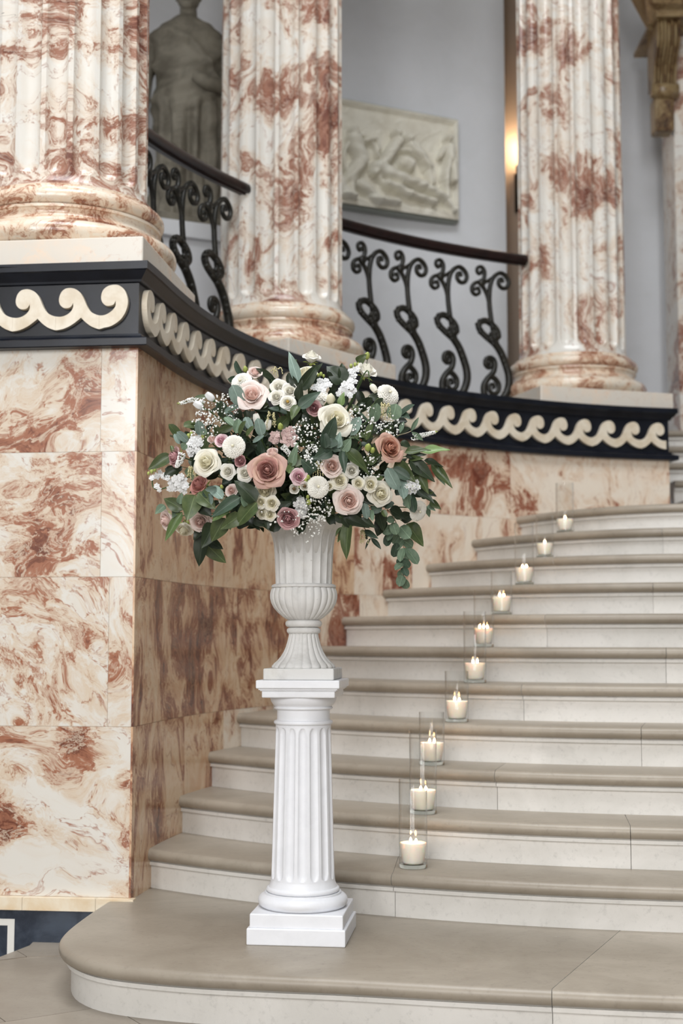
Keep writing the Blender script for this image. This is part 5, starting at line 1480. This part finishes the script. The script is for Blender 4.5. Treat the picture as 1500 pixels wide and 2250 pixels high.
sprig('ruscus_sprig', 'broad glossy leaves hanging at the right below the dusty brown rose', 'lance', 'green', [(865, 1015), (905, 1020), (945, 1020)], [(868, 1015, 917, 1052, 30), (900, 1011, 956, 1056, 32, 'dark'), (914, 1030, 945, 1083, 25, 'green'), (948, 1020, 994, 1068, 22, 'green'), (950, 1014, 997, 1049, 9, 'eucg'), (930, 1012, 975, 1020, 14, 'dark'), (905, 1030, 925, 1040, 22, 'dark')], -0.03)
sprig('ruscus_sprig', 'dark leaves trailing at the far right above the drooping dahlia', 'lance', 'dark', [(905, 1070), (950, 1100)], [(912, 1072, 953, 1103, 22, 'dark'), (945, 1100, 970, 1115, 15, 'green'), (930, 1080, 958, 1088, 18, 'dark'), (925, 1092, 951, 1080, 16, 'green'), (938, 1112, 941, 1138, 12, 'eucg'), (940, 1110, 957, 1118, 8, 'eucg')], -0.01)
sprig('eucalyptus_sprig', 'soft grey leaves around the white scabious at right', 'oval', 'euc', [(850, 1025), (885, 1055), (900, 1090)], [(850, 1028, 866, 1080, 24, 'euc'), (875, 1044, 882, 1092, 20, 'euc'), (891, 1066, 883, 1118, 14, 'eucg'), (903, 1088, 887, 1113, 11, 'euc'), (904, 1088, 914, 1124, 18, 'blue'), (862, 1030, 900, 1050, 22, 'blue')], -0.05, twig='twig')
sprig('willow_sprig', 'thin grey twig with two slim leaves right of the dusty brown rose', 'narrow', 'eucg', [(872, 957), (903, 947), (917, 925)], [(903, 948, 918, 916, 9), (904, 949, 932, 964, 10), (878, 952, 884, 924, 10), (870, 962, 842, 968, 12, 'green')], -0.02, twig='twig')
hang = [(866, 1140, 850, 1143, 15), (866, 1138, 880, 1131, 16), (864, 1160, 838, 1168, 20), (862, 1148, 872, 1174, 19), (879, 1157, 900, 1180, 26), (882, 1163, 857, 1192, 18), (860, 1170, 852, 1186, 13), (886, 1184, 867, 1207, 19), (885, 1187, 908, 1202, 21), (886, 1204, 880, 1232, 15), (887, 1204, 895, 1231, 15), (893, 1206, 917, 1238, 22), (872, 1192, 866, 1226, 17, 'blue'), (882, 1224, 879, 1243, 20, 'blue'), (884, 1228, 898, 1249, 17, 'blue'), (884, 1238, 869, 1249, 14), (884, 1247, 894, 1264, 15, 'blue'), (885, 1253, 875, 1271, 15), (884, 1264, 877, 1287, 19), (884, 1271, 893, 1295, 17), (858, 1172, 848, 1200, 18, 'blue')]
sprig('eucalyptus_branch', 'long eucalyptus branch hanging down at the lower right, ending in a point', 'oval', 'eucg', [(852, 1120), (866, 1140), (880, 1175), (886, 1205), (884, 1260), (885, 1285)], hang, -0.02, twig='twig', bend=0.01)
sprig('ivy_sprig', 'dark ivy leaves behind the hanging eucalyptus branch', 'broad', 'dark', [(850, 1120), (890, 1150)], [(893, 1150, 930, 1200, 32, 'green'), (880, 1140, 912, 1132, 24, 'dark'), (842, 1140, 828, 1178, 28, 'dark'), (855, 1120, 900, 1140, 26, 'dark'), (830, 1125, 850, 1165, 26, 'dark')], 0.01)
sprig('eucalyptus_sprig', 'blue-grey oval leaves right of the largest blush rose', 'oval', 'blue', [(800, 1110), (840, 1110)], [(800, 1105, 806, 1140, 16, 'euc'), (838, 1112, 815, 1122, 18, 'blue'), (815, 1120, 818, 1142, 10, 'eucg'), (840, 1120, 848, 1135, 12, 'green'), (846, 1118, 862, 1100, 16, 'blue')], -0.05, twig='twig')
sprig('ruscus_sprig', 'wavy pointed leaf dangling in front of the urn at right', 'lance', 'dark', [(745, 1135), (768, 1145)], [(766, 1142, 782, 1228, 20, 'green'), (758, 1136, 814, 1155, 24, 'dark'), (752, 1136, 770, 1160, 20, 'dark'), (790, 1140, 826, 1157, 20, 'dark')], -0.055)
sprig('fern_tip', 'narrow drooping green leaflets beside the urn neck', 'narrow', 'green', [(752, 1155), (748, 1170)], [(750, 1160, 737, 1184, 6), (750, 1164, 748, 1206, 7), (752, 1164, 742, 1196, 6), (753, 1164, 766, 1192, 5), (750, 1158, 739, 1175, 6), (754, 1160, 762, 1178, 6)], -0.04)
sprig('willow_sprig', 'slim grey leaves dangling alone to the right of the urn', 'narrow', 'eucg', [(800, 1160), (815, 1182)], [(815, 1182, 837, 1205, 10, 'blue'), (815, 1182, 805, 1206, 4, 'blue'), (800, 1165, 832, 1178, 11, 'blue'), (806, 1172, 803, 1186, 8, 'dark')], -0.02, twig='twig')
sprig('ruscus_sprig', 'large green leaves fanning out at the lower left around the pale roses', 'lance', 'green', [(440, 1095), (402, 1118)], [(402, 1120, 355, 1096, 30, 'green'), (362, 1110, 342, 1127, 20, 'eucg'), (400, 1125, 363, 1190, 22, 'bright'), (388, 1118, 380, 1135, 18, 'eucg'), (395, 1108, 399, 1082, 18, 'eucg')], -0.06)
sprig('eucalyptus_sprig', 'broad flat round leaf above the lower left pale rose', 'broad', 'green', [(440, 1080), (425, 1090)], [(428, 1088, 411, 1140, 42, 'green'), (437, 1082, 474, 1114, 32, 'green'), (440, 1110, 464, 1132, 26, 'dark'), (445, 1080, 470, 1092, 22, 'blue')], -0.07)
sprig('eucalyptus_sprig', 'small blue-grey round leaves beside the coral rose', 'oval', 'euc', [(455, 1065), (480, 1085)], [(476, 1074, 451, 1072, 10), (462, 1070, 487, 1092, 24), (459, 1084, 462, 1103, 7)], -0.075)
sprig('ivy_sprig', 'broad dark and fresh green leaves at lower left of the urn', 'broad', 'green', [(560, 1102), (500, 1110)], [(562, 1102, 518, 1053, 36, 'dark'), (564, 1104, 516, 1160, 38, 'green'), (528, 1092, 460, 1132, 26, 'blue'), (508, 1106, 466, 1144, 28, 'bright'), (504, 1126, 503, 1164, 16, 'bright'), (494, 1138, 465, 1192, 36, 'green'), (530, 1130, 490, 1170, 26, 'green'), (545, 1110, 530, 1090, 22, 'eucg')], -0.08)
sprig('ivy_sprig', 'lowest dark ivy leaves hanging at the lower left', 'broad', 'dark', [(470, 1150), (455, 1185)], [(452, 1166, 418, 1240, 32, 'dark'), (452, 1194, 487, 1245, 27, 'green'), (460, 1188, 490, 1202, 20, 'dark'), (446, 1160, 425, 1185, 20, 'dark'), (470, 1150, 440, 1200, 34, 'dark')], -0.02)
sprig('ivy_sprig', 'dark leaves under the lower cream spray roses at the urn rim', 'broad', 'dark', [(555, 1130), (600, 1140)], [(556, 1140, 598, 1152, 24), (590, 1138, 588, 1163, 17), (540, 1140, 570, 1160, 22), (610, 1120, 640, 1100, 22), (520, 1150, 548, 1150, 24)], -0.03)
sprig('ruscus_sprig', 'single broad green leaf pointing left above the leftmost stock', 'lance', 'green', [(380, 1000), (372, 1001)], [(376, 1000, 322, 1028, 28, 'green'), (362, 1030, 396, 1042, 22, 'dark')], 0.0)
sprig('eucalyptus_sprig', 'small grey leaves sticking out at the upper left edge', 'oval', 'euc', [(420, 968), (392, 978)], [(412, 970, 391, 948, 16), (394, 976, 380, 953, 10), (412, 974, 398, 986, 16, 'eucg'), (441, 956, 436, 926, 20), (380, 1000, 379, 977, 8, 'green'), (452, 955, 444, 940, 12, 'eucg')], -0.02, twig='twig')
sprig('ivy_sprig', 'dark heart-shaped leaf at the upper right beside the white stock', 'broad', 'dark', [(760, 850), (752, 840)], [(757, 842, 720, 800, 42, 'dark'), (752, 835, 757, 796, 20, 'dark'), (784, 797, 803, 778, 18, 'green'), (748, 892, 757, 862, 15, 'bright'), (786, 905, 774, 888, 15, 'green')], 0.0)
# dark leafy sprigs filling the inside of the arrangement
FILL = 'dark green leafy sprig tucked deep among the flowers'
rf = random.Random(77)
for i in range(64):
    a = i * 2.39996; q = math.sqrt((i + 0.5) / 64)
    px_, py_ = 648 + 278 * q * math.cos(a), 1008 + (202 if math.sin(a) < 0 else 160) * q * math.sin(a)
    tip = PX(px_, py_, 0.035 + 0.03 * rf.random()); base = UM + Vector((0, 0, 0.06))
    root = tag(empty('filler_sprig', tip), FILL, 'foliage', 'filler foliage')
    P = spline([base, base.lerp(tip, 0.5) + Vector((0, 0, 0.05)), tip], 8)
    m = MB(); m.tube(P, 0.0016, 4); m.build('stem', FM['stem'], root, True)
    for j in range(11):
        b = P[6 + j if 6 + j < len(P) else -1]; d = (tip - base).normalized()
        t_ = b + (d * rf.uniform(0.1, 0.8) + Vector((rf.uniform(-1, 1), rf.uniform(-0.6, 0.25), rf.uniform(-1, 1)))).normalized() * rf.uniform(0.045, 0.075)
        n_ = Vector((rf.uniform(-.6, .6), -1, rf.uniform(-.2, .9)))
        add_leaf(root, b, t_, rf.uniform(0.022, 0.040), rf.choice(('lance', 'broad', 'oval')), rf.choice(('dark', 'dark', 'dark', 'green', 'blue')), rf.uniform(-.5, .5), n_)
